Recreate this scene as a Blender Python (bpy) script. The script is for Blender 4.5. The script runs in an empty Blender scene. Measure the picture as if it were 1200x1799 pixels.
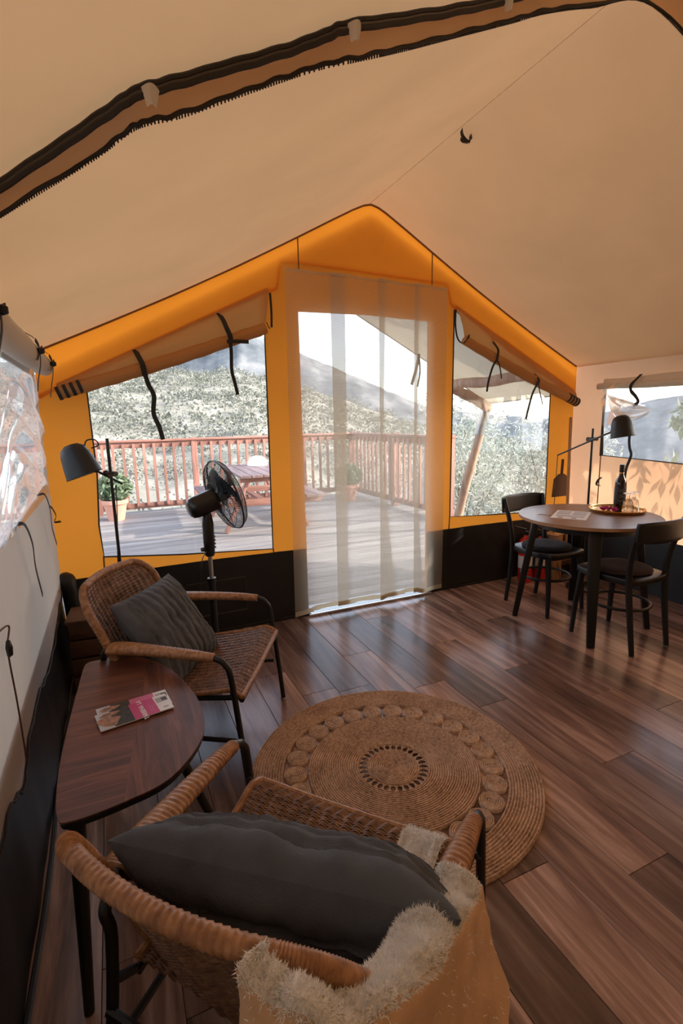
import bpy, bmesh, math, random
import numpy as np
from math import sin, cos, pi, radians, sqrt, atan2, exp
from mathutils import Vector, Matrix, noise
from mathutils.geometry import tessellate_polygon

random.seed(7); RNG = np.random.default_rng(11)
SC = bpy.context.scene
COL = SC.collection

# ------------------------------------------------------------------ camera
YAW, PITCH, ROLL, FPX = radians(24.093), radians(10.535), radians(-1.278), 890.37
cd = bpy.data.cameras.new('camera'); cam = bpy.data.objects.new('camera', cd); COL.objects.link(cam)
f_ = Vector((sin(YAW)*cos(PITCH), cos(YAW)*cos(PITCH), -sin(PITCH)))
r_ = Vector((cos(YAW), -sin(YAW), 0)); u_ = r_.cross(f_)
r2 = r_*cos(ROLL)+u_*sin(ROLL); u2 = -r_*sin(ROLL)+u_*cos(ROLL)
cam.matrix_world = Matrix(((r2.x, u2.x, -f_.x, 0), (r2.y, u2.y, -f_.y, 0), (r2.z, u2.z, -f_.z, 1.40), (0, 0, 0, 1)))
cd.sensor_fit = 'VERTICAL'; cd.sensor_height = 36.0; cd.lens = 36.0*FPX/1799.0
cd.clip_start = .05; cd.clip_end = 20000
SC.camera = cam

# ------------------------------------------------------------------ light
SUN_TO = Vector((.80, -.48, .42)).normalized()
w = bpy.data.worlds.new('sky'); SC.world = w; w.use_nodes = True
nt = w.node_tree; nt.nodes.clear()
sky = nt.nodes.new('ShaderNodeTexSky'); sky.sky_type = 'NISHITA'; sky.sun_disc = False
sky.sun_elevation = math.asin(SUN_TO.z); sky.sun_rotation = atan2(SUN_TO.x, SUN_TO.y)
sky.dust_density = 1.6; sky.air_density = 1.0; sky.ozone_density = 1.0
hs = nt.nodes.new('ShaderNodeHueSaturation'); hs.inputs['Saturation'].default_value = .60
bg = nt.nodes.new('ShaderNodeBackground'); bg.inputs[1].default_value = .80
wo = nt.nodes.new('ShaderNodeOutputWorld')
nt.links.new(sky.outputs[0], hs.inputs['Color']); nt.links.new(hs.outputs[0], bg.inputs[0]); nt.links.new(bg.outputs[0], wo.inputs[0])
sl = bpy.data.lights.new('sun', 'SUN'); sl.energy = 6.5; sl.angle = radians(.6); sl.color = (1, .90, .76)
so = bpy.data.objects.new('sun', sl); COL.objects.link(so)
so.rotation_euler = SUN_TO.to_track_quat('Z', 'Y').to_euler()
vs = SC.view_settings
vs.view_transform = 'Standard'; vs.look = 'None'; vs.exposure = 0.32; vs.gamma = 1.0; vs.use_curve_mapping = False

# ------------------------------------------------------------------ materials
MATS = {}
class NT:
    def __init__(s, name):
        m = bpy.data.materials.new(name); m.use_nodes = True; s.m = m; s.t = m.node_tree; s.t.nodes.clear()
        s.out = s.n('ShaderNodeOutputMaterial'); MATS[name] = m
    def n(s, typ, **kw):
        nd = s.t.nodes.new(typ)
        for k, v in kw.items():
            if k.startswith('i_'):
                key = k[2:]; key = int(key) if key.isdigit() else key.replace('_', ' ')
                nd.inputs[key].default_value = v
            else: setattr(nd, k, v)
        return nd
    def l(s, a, b): s.t.links.new(a, b)
    def surf(s, sock): s.l(sock, s.out.inputs[0])
def c4(c): return (c[0], c[1], c[2], 1)
def srgb(r, g, b):
    f = lambda v: (v/255/12.92) if v/255 <= .04045 else ((v/255+.055)/1.055)**2.4
    return (f(r), f(g), f(b))
def ramp(t, stops, fac=None):
    nd = t.n('ShaderNodeValToRGB'); cr = nd.color_ramp
    while len(cr.elements) < len(stops): cr.elements.new(.5)
    for e, (p, c) in zip(cr.elements, stops): e.position = p; e.color = c4(c)
    if fac is not None: t.l(fac, nd.inputs[0])
    return nd
def coords(t, kind='Object', scale=(1, 1, 1), rnd=False):
    tc = t.n('ShaderNodeTexCoord'); mp = t.n('ShaderNodeMapping'); mp.inputs['Scale'].default_value = scale
    t.l(tc.outputs[kind], mp.inputs['Vector'])
    if rnd:
        oi = t.n('ShaderNodeObjectInfo'); mu = t.n('ShaderNodeMath', operation='MULTIPLY', i_1=37.0); t.l(oi.outputs['Random'], mu.inputs[0])
        cb = t.n('ShaderNodeCombineXYZ'); t.l(mu.outputs[0], cb.inputs[0]); t.l(mu.outputs[0], cb.inputs[1]); t.l(mu.outputs[0], cb.inputs[2])
        t.l(cb.outputs[0], mp.inputs['Location'])
    return mp.outputs[0]
def pbr(name, col, rough=.5, metal=0., bump=0., bscale=200., spec=.5, coat=0., var=.0, vscale=6., transl=0.):
    t = NT(name); p = t.n('ShaderNodeBsdfPrincipled', i_Roughness=rough, i_Metallic=metal)
    p.inputs['Specular IOR Level'].default_value = spec; p.inputs['Coat Weight'].default_value = coat
    p.inputs['Base Color'].default_value = c4(col)
    co = coords(t)
    if var > 0:
        nz = t.n('ShaderNodeTexNoise', i_Scale=vscale, i_Detail=4.); t.l(co, nz.inputs['Vector'])
        lo = tuple(v*(1-var) for v in col); hi = tuple(min(1, v*(1+var)) for v in col)
        r = ramp(t, [(.3, lo), (.7, hi)], nz.outputs['Fac']); t.l(r.outputs[0], p.inputs['Base Color'])
    if bump > 0:
        nb = t.n('ShaderNodeTexNoise', i_Scale=bscale, i_Detail=3.); t.l(co, nb.inputs['Vector'])
        b = t.n('ShaderNodeBump', i_Strength=bump, i_Distance=.002); t.l(nb.outputs['Fac'], b.inputs['Height']); t.l(b.outputs[0], p.inputs['Normal'])
    t.surf(p.outputs[0]); return t.m
def canvas(name, col, tcol, fac, var=.05):
    t = NT(name); co = coords(t)
    nz = t.n('ShaderNodeTexNoise', i_Scale=2.2, i_Detail=5.); t.l(co, nz.inputs['Vector'])
    r1 = ramp(t, [(.3, tuple(v*(1-var) for v in col)), (.7, tuple(min(1, v*(1+var)) for v in col))], nz.outputs['Fac'])
    r2_ = ramp(t, [(.3, tuple(v*(1-var) for v in tcol)), (.7, tuple(min(1, v*(1+var)) for v in tcol))], nz.outputs['Fac'])
    nb = t.n('ShaderNodeTexNoise', i_Scale=420., i_Detail=2.); t.l(co, nb.inputs['Vector'])
    b = t.n('ShaderNodeBump', i_Strength=.25, i_Distance=.001); t.l(nb.outputs['Fac'], b.inputs['Height'])
    d = t.n('ShaderNodeBsdfDiffuse'); tr = t.n('ShaderNodeBsdfTranslucent')
    t.l(r1.outputs[0], d.inputs[0]); t.l(r2_.outputs[0], tr.inputs[0]); t.l(b.outputs[0], d.inputs['Normal'])
    mx = t.n('ShaderNodeMixShader', i_0=fac); t.l(d.outputs[0], mx.inputs[1]); t.l(tr.outputs[0], mx.inputs[2]); t.surf(mx.outputs[0]); return t.m
def clear(name, gloss, rough, tint=(1, 1, 1), gcol=(1, 1, 1), bump=0., bscale=5., milky=0.):
    t = NT(name); tr = t.n('ShaderNodeBsdfTransparent', i_0=c4(tint)); g = t.n('ShaderNodeBsdfGlossy', i_Roughness=rough); g.inputs[0].default_value = c4(gcol)
    lw = t.n('ShaderNodeLayerWeight', i_Blend=.25); ad = t.n('ShaderNodeMath', operation='MULTIPLY_ADD', i_1=.6, i_2=gloss, use_clamp=True)
    t.l(lw.outputs['Fresnel'], ad.inputs[0])
    if bump > 0:
        nb = t.n('ShaderNodeTexNoise', i_Scale=bscale, i_Detail=3.); t.l(coords(t), nb.inputs['Vector'])
        b = t.n('ShaderNodeBump', i_Strength=bump, i_Distance=.02); t.l(nb.outputs['Fac'], b.inputs['Height']); t.l(b.outputs[0], g.inputs['Normal']); t.l(b.outputs[0], lw.inputs['Normal'])
    mx = t.n('ShaderNodeMixShader'); t.l(ad.outputs[0], mx.inputs[0]); t.l(tr.outputs[0], mx.inputs[1]); t.l(g.outputs[0], mx.inputs[2])
    o = mx.outputs[0]
    if milky > 0:
        d = t.n('ShaderNodeBsdfDiffuse', i_0=(.85, .83, .81, 1)); tl = t.n('ShaderNodeBsdfTranslucent', i_0=(.85, .84, .83, 1)); m3 = t.n('ShaderNodeMixShader', i_0=.6); t.l(d.outputs[0], m3.inputs[1]); t.l(tl.outputs[0], m3.inputs[2])
        m2 = t.n('ShaderNodeMixShader', i_0=milky); t.l(o, m2.inputs[1]); t.l(m3.outputs[0], m2.inputs[2]); o = m2.outputs[0]
    t.surf(o); return t.m
def wood(name, dark, mid, light, scale=(22, 1.6, 22), rough=.4, rnd=True, rvar=.35, bump=.08, coat=0., dist=3.):
    t = NT(name); co = coords(t, scale=scale, rnd=rnd)
    nz = t.n('ShaderNodeTexNoise', i_Scale=1., i_Detail=8., i_Roughness=.62, i_Distortion=dist*.2); t.l(co, nz.inputs['Vector'])
    r = ramp(t, [(.28, dark), (.5, mid), (.72, light)], nz.outputs['Fac'])
    n2 = t.n('ShaderNodeTexNoise', i_Scale=.22, i_Detail=3.); t.l(co, n2.inputs['Vector'])
    rr = ramp(t, [(.35, (.62, .6, .6)), (.65, (1.0, 1.0, 1.0))], n2.outputs['Fac'])
    m = t.n('ShaderNodeMix', data_type='RGBA', blend_type='MULTIPLY'); m.inputs[0].default_value = .8
    t.l(r.outputs[0], m.inputs[6]); t.l(rr.outputs[0], m.inputs[7]); colr = m.outputs[2]
    if rvar > 0:
        oi = t.n('ShaderNodeObjectInfo'); hsv = t.n('ShaderNodeHueSaturation'); mr = t.n('ShaderNodeMapRange'); mr.inputs['To Min'].default_value = 1-rvar; mr.inputs['To Max'].default_value = 1+rvar
        t.l(oi.outputs['Random'], mr.inputs[0]); t.l(mr.outputs[0], hsv.inputs['Value']); t.l(colr, hsv.inputs['Color']); colr = hsv.outputs[0]
    p = t.n('ShaderNodeBsdfPrincipled', i_Roughness=rough); p.inputs['Coat Weight'].default_value = coat
    t.l(colr, p.inputs['Base Color'])
    b = t.n('ShaderNodeBump', i_Strength=bump, i_Distance=.004); t.l(nz.outputs['Fac'], b.inputs['Height']); t.l(b.outputs[0], p.inputs['Normal'])
    t.surf(p.outputs[0]); return t.m

canvas('canvas_roof', (.75, .465, .26), (.76, .42, .185), .21)
canvas('canvas_strip', (.82, .58, .38), (.8, .5, .25), .25)
canvas('canvas_back', (.30, .21, .14), (.4, .25, .12), .08)
canvas('canvas_gable', (.66, .29, .07), (.84, .275, .026), .44)
canvas('canvas_valance', (.74, .28, .06), (.95, .28, .02), .52)
canvas('canvas_blind', (.58, .31, .13), (.72, .38, .13), .32)
canvas('canvas_side', (.54, .47, .425), (.55, .46, .37), .16)
canvas('canvas_side_right', (.47, .31, .185), (.90, .53, .33), .23)
canvas('canvas_white', (.80, .75, .68), (.75, .66, .52), .3)
canvas('canvas_awning', (.50, .46, .39), (.42, .37, .28), .25)
pbr('skirt', (.010, .011, .012), .42, var=.3, vscale=5, bump=.15, bscale=30)
pbr('strap', (.012, .012, .013), .7, bump=.3, bscale=300)
pbr('zip_tape', (.028, .022, .018), .7, bump=.4, bscale=400)
pbr('zip_teeth', (.10, .085, .07), .4, metal=.4)
pbr('seam', (.23, .10, .03), .8)
pbr('seam_light', (.95, .80, .60), .8)
pbr('black_metal', (.010, .010, .011), .38, spec=.45)
pbr('black_satin', (.009, .0085, .0085), .36, spec=.4)
pbr('black_plastic', (.010, .010, .011), .28)
pbr('blade', (.03, .04, .05), .25)
pbr('steel', (.62, .62, .62), .28, metal=1.)
pbr('aluminium', (.72, .73, .74), .38, metal=.9)
pbr('chrome_foot', (.4, .4, .4), .3, metal=.8)
pbr('gold', (.80, .52, .22), .17, metal=1., var=.1)
pbr('lamp_inner', (.75, .73, .68), .5)
pbr('lamp_shade', (.014, .015, .016), .45, spec=.4)
pbr('cushion_grey', (.092, .098, .108), .9, bump=.5, bscale=260, var=.22, vscale=12)
pbr('cushion_dark', (.082, .094, .112), .9, bump=.5, bscale=260, var=.2, vscale=12)
pbr('seat_felt', (.014, .013, .015), .95, bump=.5, bscale=400)
pbr('seat_felt_brown', (.030, .014, .014), .95, bump=.5, bscale=400)
pbr('fleece', (.88, .86, .83), .95, var=.08, vscale=20)
pbr('hide', (.62, .40, .24), .9, var=.15, vscale=14, bump=.4, bscale=90)
pbr('red', (.62, .018, .012), .3, coat=.3)
pbr('paper', (.78, .76, .76), .7)
pbr('print_magenta', (.55, .045, .19), .35)
pbr('print_pink', (.62, .14, .28), .35)
pbr('print_white', (.80, .80, .81), .35)
pbr('print_grey', (.42, .40, .42), .5)
pbr('print_dark', (.025, .028, .02), .35, var=.6, vscale=60)
pbr('print_skin', (.35, .19, .12), .35, var=.5, vscale=70)
pbr('print_sky', (.50, .55, .62), .35, var=.1, vscale=30)
pbr('petal', (.50, .012, .22), .6, var=.25, vscale=60)
pbr('terracotta', (.62, .30, .22), .8, var=.12)
pbr('white_plastic', (.82, .82, .82), .4)
pbr('soil', (.04, .028, .02), .95)
pbr('bark', (.16, .12, .09), .9, bump=.5, bscale=40, var=.3)
pbr('bottle_glass', (.008, .005, .006), .08, spec=.6)
pbr('bottle_label', (.012, .012, .012), .5)
pbr('label_line', (.35, .33, .30), .5)
pbr('capsule', (.012, .010, .010), .35)
pbr('sea', (.24, .30, .35), .55)  # bluish albedo, distance haze put into the water colour
pbr('stick', (.50, .27, .12), .55, var=.15)
pbr('brown_plastic', (.10, .045, .02), .5)
clear('pane', .02, .03, tint=(.84, .845, .85))
clear('vinyl', .36, .06, tint=(.66, .65, .66), gcol=(.97, .97, .97), bump=.12, bscale=6., milky=.22)
clear('vinyl_right', .05, .12, tint=(.90, .90, .90), bump=.2, bscale=6., milky=.16)
wood('plank', (.085, .050, .043), (.275, .172, .142), (.56, .395, .33), scale=(17, 1.3, 17), rough=.22, rvar=.42, bump=.05)
wood('deck_board', (.155, .138, .13), (.27, .245, .232), (.39, .365, .35), scale=(1.4, 26, 20), rough=.75, rvar=.16, bump=.2)
wood('redwood', (.20, .085, .064), (.32, .15, .115), (.43, .225, .175), scale=(18, 18, 2.), rough=.7, rvar=.12, bump=.15)
wood('redwood_x', (.20, .085, .064), (.32, .15, .115), (.43, .225, .175), scale=(2, 18, 18.), rough=.7, rvar=.12, bump=.15)
wood('picnic_wood', (.11, .065, .062), (.19, .12, .115), (.28, .19, .185), scale=(18, 2., 18), rough=.6, rvar=.15, bump=.12)
wood('log', (.30, .17, .11), (.46, .29, .20), (.60, .42, .31), scale=(12, 12, 1.4), rough=.75, rvar=.1, bump=.3)
wood('walnut', (.046, .013, .007), (.145, .046, .025), (.25, .092, .050), scale=(3.2, 36, 30), rough=.42, rnd=False, rvar=0, bump=.03, dist=6)
wood('walnut_edge', (.046, .013, .007), (.145, .046, .025), (.25, .092, .050), scale=(36, 3.2, 30), rough=.42, rnd=False, rvar=0, bump=.03, dist=6)
wood('table_veneer', (.17, .085, .05), (.225, .118, .072), (.27, .15, .095), scale=(4, 24, 20), rough=.36, rnd=False, rvar=0, bump=.03)
pbr('beech_edge', (.42, .23, .11), .45, var=.15, vscale=12)
wood('crate', (.07, .03, .015), (.12, .055, .028), (.17, .08, .045), scale=(3, 16, 16), rough=.55, rvar=.1)
def rattan(name, lo, mid, hi, scale):
    t = NT(name); co = coords(t)
    nz = t.n('ShaderNodeTexNoise', i_Scale=scale, i_Detail=4.); t.l(co, nz.inputs['Vector'])
    r = ramp(t, [(.3, lo), (.52, mid), (.75, hi)], nz.outputs['Fac'])
    p = t.n('ShaderNodeBsdfPrincipled', i_Roughness=.42); t.l(r.outputs[0], p.inputs['Base Color']); t.surf(p.outputs[0])
rattan('rattan', (.10, .050, .028), (.20, .105, .062), (.36, .215, .14), 45)
rattan('rattan_wrap', (.22, .095, .038), (.36, .175, .075), (.50, .27, .13), 60)
def jute(name, lo, mid, hi):
    t = NT(name); co = coords(t)
    nz = t.n('ShaderNodeTexNoise', i_Scale=70., i_Detail=5., i_Roughness=.7); t.l(co, nz.inputs['Vector'])
    n2 = t.n('ShaderNodeTexNoise', i_Scale=9., i_Detail=2.); t.l(co, n2.inputs['Vector'])
    ad = t.n('ShaderNodeMath', operation='MULTIPLY_ADD', i_1=.35); t.l(n2.outputs['Fac'], ad.inputs[0]); 
    sb = t.n('ShaderNodeMath', operation='SUBTRACT', i_1=.17); t.l(nz.outputs['Fac'], sb.inputs[0]); t.l(sb.outputs[0], ad.inputs[2])
    r = ramp(t, [(.3, lo), (.5, mid), (.7, hi)], ad.outputs[0])
    d = t.n('ShaderNodeBsdfDiffuse'); t.l(r.outputs[0], d.inputs[0])
    b = t.n('ShaderNodeBump', i_Strength=.8, i_Distance=.004); t.l(nz.outputs['Fac'], b.inputs['Height']); t.l(b.outputs[0], d.inputs['Normal']); t.surf(d.outputs[0])
jute('jute_light', (.36, .245, .18), (.64, .47, .35), (.80, .63, .50))
jute('jute', (.27, .18, .128), (.54, .375, .268), (.74, .55, .415))
def leafm(name, a, b, transl=.35, rough=.5):
    t = NT(name); g = t.n('ShaderNodeNewGeometry')
    r = ramp(t, [(0, a), (1, b)], g.outputs['Random Per Island'])
    d = t.n('ShaderNodeBsdfPrincipled', i_Roughness=rough); tr = t.n('ShaderNodeBsdfTranslucent'); t.l(r.outputs[0], d.inputs['Base Color']); t.l(r.outputs[0], tr.inputs[0])
    mx = t.n('ShaderNodeMixShader', i_0=transl); t.l(d.outputs[0], mx.inputs[1]); t.l(tr.outputs[0], mx.inputs[2]); t.surf(mx.outputs[0])
leafm('leaf_silver', (.20, .23, .19), (.50, .52, .46))
leafm('leaf_green', (.10, .15, .08), (.25, .32, .2))
leafm('leaf_scrub', (.098, .106, .087), (.235, .243, .208), .2, .8)
def terrain_mat(name, stops, sc):
    t = NT(name); co = coords(t); nz = t.n('ShaderNodeTexNoise', i_Scale=sc, i_Detail=8., i_Roughness=.65); t.l(co, nz.inputs['Vector'])
    r = ramp(t, stops, nz.outputs['Fac']); d = t.n('ShaderNodeBsdfDiffuse'); t.l(r.outputs[0], d.inputs[0]); t.surf(d.outputs[0])
terrain_mat('hill_soil', [(.3, (.15, .15, .13)), (.5, (.25, .242, .207)), (.7, (.41, .38, .325))], .6)
terrain_mat('mountain_rock_hazed', [(.35, (.08, .092, .104)), (.5, (.135, .147, .16)), (.62, (.22, .222, .224))], .045)  # rock colour with blue-grey distance haze painted into it
t = NT('sheer'); d = t.n('ShaderNodeBsdfDiffuse', i_0=(.80, .69, .54, 1)); tl = t.n('ShaderNodeBsdfTranslucent', i_0=(.82, .70, .54, 1)); m1 = t.n('ShaderNodeMixShader', i_0=.55)
t.l(d.outputs[0], m1.inputs[1]); t.l(tl.outputs[0], m1.inputs[2]); tp = t.n('ShaderNodeBsdfTransparent', i_0=(.88, .90, .92, 1)); m2 = t.n('ShaderNodeMixShader', i_0=.36); t.l(tp.outputs[0], m2.inputs[1]); t.l(m1.outputs[0], m2.inputs[2])
wv = t.n('ShaderNodeTexWave', wave_type='BANDS', bands_direction='Z', i_Scale=70.); t.l(coords(t), wv.inputs['Vector'])
mr = t.n('ShaderNodeMapRange'); mr.inputs['To Min'].default_value = .36; mr.inputs['To Max'].default_value = .54; t.l(wv.outputs['Fac'], mr.inputs[0]); t.l(mr.outputs[0], m2.inputs[0]); t.surf(m2.outputs[0])
t = NT('hem'); d = t.n('ShaderNodeBsdfDiffuse', i_0=(.70, .60, .42, 1)); tl = t.n('ShaderNodeBsdfTranslucent', i_0=(.78, .66, .46, 1)); m1 = t.n('ShaderNodeMixShader', i_0=.5); t.l(d.outputs[0], m1.inputs[1]); t.l(tl.outputs[0], m1.inputs[2]); t.surf(m1.outputs[0])
t = NT('clear_glass'); g = t.n('ShaderNodeBsdfGlass', i_Roughness=.0, i_IOR=1.45); tp = t.n('ShaderNodeBsdfTransparent'); m = t.n('ShaderNodeMixShader', i_0=.6); t.l(tp.outputs[0], m.inputs[1]); t.l(g.outputs[0], m.inputs[2]); t.surf(m.outputs[0])

# ------------------------------------------------------------------ mesh helpers
def frame(d):
    d = Vector(d).normalized(); a = Vector((0, 0, 1)) if abs(d.z) < .95 else Vector((1, 0, 0))
    x = a.cross(d).normalized(); return x, d.cross(x).normalized(), d
class MB:
    def __init__(s): s.v = []; s.f = []
    def add(s, vs_, fs):
        o = len(s.v); s.v += [tuple(v) for v in vs_]; s.f += [tuple(i+o for i in f) for f in fs]; return s
    def box(s, c, d, rz=0., M=None):
        pts = [Vector((sx*d[0]/2, sy*d[1]/2, sz*d[2]/2)) for sx in (-1, 1) for sy in (-1, 1) for sz in (-1, 1)]
        R = M if M is not None else Matrix.Rotation(rz, 3, 'Z')
        return s.add([R @ p + Vector(c) for p in pts], [(0, 1, 3, 2), (4, 6, 7, 5), (0, 4, 5, 1), (2, 3, 7, 6), (0, 2, 6, 4), (1, 5, 7, 3)])
    def bar(s, a, b, wd, ht, up=(0, 0, 1)):
        a, b = Vector(a), Vector(b); d = b-a; z = d.normalized(); x = Vector(up).cross(z)
        if x.length < 1e-4: x = Vector((1, 0, 0))
        x.normalize(); y = z.cross(x); M = Matrix((x, y, z)).transposed()
        return s.box((a+b)/2, (wd, ht, d.length), M=M)
    def tube(s, path, r, n=10, closed=False, caps=True, flat=None):
        P = [Vector(p) for p in path]; m = len(P); R = r if hasattr(r, '__len__') else [r]*m
        T = [((P[(i+1) % m]-P[i-1]) if closed else (P[min(i+1, m-1)]-P[max(i-1, 0)])).normalized() for i in range(m)]
        x, y, _ = frame(T[0]); vs_ = []
        for i in range(m):
            x = (x-T[i]*x.dot(T[i])).normalized(); y = T[i].cross(x)
            if flat is not None:
                up = Vector((0, 0, 1)); xx = up.cross(T[i]).normalized(); yy = T[i].cross(xx); ra, rb = R[i], R[i]*0+flat[i]
            else: xx, yy, ra, rb = x, y, R[i], R[i]
            for k in range(n):
                a = 2*pi*k/n; vs_.append(P[i]+xx*cos(a)*ra+yy*sin(a)*rb)
        fs = []
        for i in range(m if closed else m-1):
            j = (i+1) % m
            for k in range(n): fs.append((i*n+k, i*n+(k+1) % n, j*n+(k+1) % n, j*n+k))
        if caps and not closed: fs += [tuple(reversed(range(n))), tuple((m-1)*n+k for k in range(n))]
        return s.add(vs_, fs)
    def cyl(s, a, b, r0, r1=None, n=16): return s.tube([a, b], [r0, r0 if r1 is None else r1], n)
    def lathe(s, prof, n=32, c=(0, 0, 0), ax=(0, 0, 1), caps=False):
        x, y, z = frame(ax); c = Vector(c); vs_ = []
        for r, h in prof:
            for k in range(n): vs_.append(c+x*cos(2*pi*k/n)*r+y*sin(2*pi*k/n)*r+z*h)
        m = len(prof); fs = [(i*n+k, i*n+(k+1) % n, (i+1)*n+(k+1) % n, (i+1)*n+k) for i in range(m-1) for k in range(n)]
        if caps: fs += [tuple(reversed(range(n))), tuple((m-1)*n+k for k in range(n))]
        return s.add(vs_, fs)
    def grid(s, fn, nu, nv, flip=False):
        vs_ = [fn(i/nu, j/nv) for j in range(nv+1) for i in range(nu+1)]; q = nu+1
        fs = [(j*q+i, j*q+i+1, (j+1)*q+i+1, (j+1)*q+i) for j in range(nv) for i in range(nu)]
        if flip: fs = [tuple(reversed(f)) for f in fs]
        return s.add(vs_, fs)
    def prism(s, poly, z0, z1, tf=None):
        n = len(poly); tf = tf or (lambda p: p)
        vs_ = [tf(Vector((x, y, z0))) for x, y in poly]+[tf(Vector((x, y, z1))) for x, y in poly]
        return s.add(vs_, [tuple(reversed(range(n))), tuple(range(n, 2*n))]+[(i, (i+1) % n, n+(i+1) % n, n+i) for i in range(n)])
    def sheet(s, loops, tf):
        L = [[Vector((x, y, 0)) for x, y in lp] for lp in loops]; tris = tessellate_polygon(L); flat = [p for lp in L for p in lp]
        return s.add([tf(p.x, p.y) for p in flat], [tuple(t_) for t_ in tris])
    def mesh(s, name, smooth=True, ang=40, bevel=0., seg=2):
        me = bpy.data.meshes.new(name); me.from_pydata(s.v, [], s.f)
        if bevel > 0:
            bm = bmesh.new(); bm.from_mesh(me); bmesh.ops.remove_doubles(bm, verts=bm.verts, dist=1e-5)
            es = [e for e in bm.edges if len(e.link_faces) == 2 and e.calc_face_angle(0) > radians(35)]
            bmesh.ops.bevel(bm, geom=es, offset=bevel, segments=seg, affect='EDGES', profile=.5, clamp_overlap=True); bm.to_mesh(me); bm.free()
        if smooth: me.shade_smooth(); me.set_sharp_from_angle(angle=radians(ang))
        me.update(); return me
    def build(s, name, mat, parent=None, smooth=True, ang=40, bevel=0., seg=2):
        me = s.mesh(name, smooth, ang, bevel, seg); return link(name, me, mat, parent)
def link(name, me, mat, parent=None):
    if mat and not me.materials: me.materials.append(MATS[mat])
    o = bpy.data.objects.new(name, me); COL.objects.link(o)
    if parent is not None: o.parent = parent
    return o
def tag(o, label=None, cat=None, group=None, kind=None):
    if label: o['label'] = label
    if cat: o['category'] = cat
    if group: o['group'] = group
    if kind: o['kind'] = kind
    return o
def thing(name, label, cat, loc=(0, 0, 0), rz=0., group=None):
    o = bpy.data.objects.new(name, None); o.empty_display_size = .1; COL.objects.link(o); o.location = loc; o.rotation_euler = (0, 0, rz)
    return tag(o, label, cat, group)
def struct(o): o['kind'] = 'structure'; return o
def copy_tree(o, parent=None):
    c = o.copy(); COL.objects.link(c); c.parent = parent
    for ch in list(o.children): copy_tree(ch, c)
    return c
def spl(pts, n=8):
    P = [Vector(p) for p in pts]; P = [P[0]*2-P[1]]+P+[P[-1]*2-P[-2]]; out = []
    for i in range(1, len(P)-2):
        a, b, c, d = P[i-1:i+3]
        for k in range(n):
            t_ = k/n; out.append(.5*((2*b)+(c-a)*t_+(2*a-5*b+4*c-d)*t_*t_+(3*b-a-3*c+d)*t_**3))
    out.append(P[-2]); return out
def lerp(a, b, t_): return a+(b-a)*t_
def fbm(x, y, z=0., o=4): return noise.fractal(Vector((x, y, z)), 1., 2., o)
def ribbon(mb, path, wd, side, th=.0016):
    """flat strap: wd wide along 'side' direction, follows path"""
    P = [Vector(p) for p in path]; m = len(P); vs_ = []; fs = []
    for i in range(m):
        T = (P[min(i+1, m-1)]-P[max(i-1, 0)]).normalized(); sd = Vector(side[i]) if hasattr(side[0], '__len__') else Vector(side)
        sd = (sd-T*sd.dot(T)).normalized(); nn = T.cross(sd)
        vs_ += [P[i]+sd*wd/2+nn*th/2, P[i]-sd*wd/2+nn*th/2, P[i]-sd*wd/2-nn*th/2, P[i]+sd*wd/2-nn*th/2]
    for i in range(m-1):
        for k in range(4): fs.append((4*i+k, 4*i+(k+1) % 4, 4*i+4+(k+1) % 4, 4*i+4+k))
    fs += [(3, 2, 1, 0), (4*m-4, 4*m-3, 4*m-2, 4*m-1)]
    return mb.add(vs_, fs)

XL, XR, XC, ZE, ZR, D, YB = -.345, 3.73, 1.735, 1.78, 2.80, 3.30, -.65
def roof_z(x):
    a = (x-XL)/(XC-XL) if x < XC else (XR-x)/(XR-XC); a = max(-.2, min(1, a))
    hw = XC-XL if x < XC else XR-XC; d_ = (1-a)*hw; e = .07; d_ = (sqrt(d_*d_+e*e)-e)*1.03
    return ZE+(ZR-ZE)*max(-.2, 1-d_/hw)-.035*sin(pi*max(0, a))

# ================================================================== STRUCTURE
# ---- floor with planks
fl = struct(MB().box(((XL+XR)/2, (YB+D)/2, -.03), (XR-XL+.3, D-YB, .04)).build('floor', 'soil', smooth=False))
PW = .1845; X0 = 1.6935
pm = {}
def plank_mesh(wd, ln):
    k = (round(wd, 3), round(ln, 3))
    if k not in pm: pm[k] = MB().box((0, 0, 0), (wd-.0016, ln-.0016, .010)).mesh('plank', smooth=False, bevel=.0011, seg=1)
    return pm[k]
ends = {0: 1.246, -1: 1.788, -2: .858, 1: 2.02, 2: 1.62, -3: 1.35, -4: 2.22, -5: 1.05, -6: 2.55, 3: 2.62, 4: 1.18}
rp = random.Random(3)
k = math.floor((XL-X0)/PW)
while X0+k*PW < XR:
    xa, xb = max(XL, X0+k*PW), min(XR, X0+(k+1)*PW)
    if xb-xa > .02:
        e = ends.get(k, rp.uniform(.6, 1.8)); ys = [YB]; y = e-1.22*math.ceil((e-YB)/1.22)
        while y < D:
            if y-YB > .08 and D-y > .08: ys.append(y)
            y += 1.22
        ys.append(D)
        for a, b in zip(ys[:-1], ys[1:]):
            o = link('plank', plank_mesh(xb-xa, b-a), 'plank', fl); o.location = ((xa+xb)/2, (a+b)/2, -.005)
    k += 1

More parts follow.
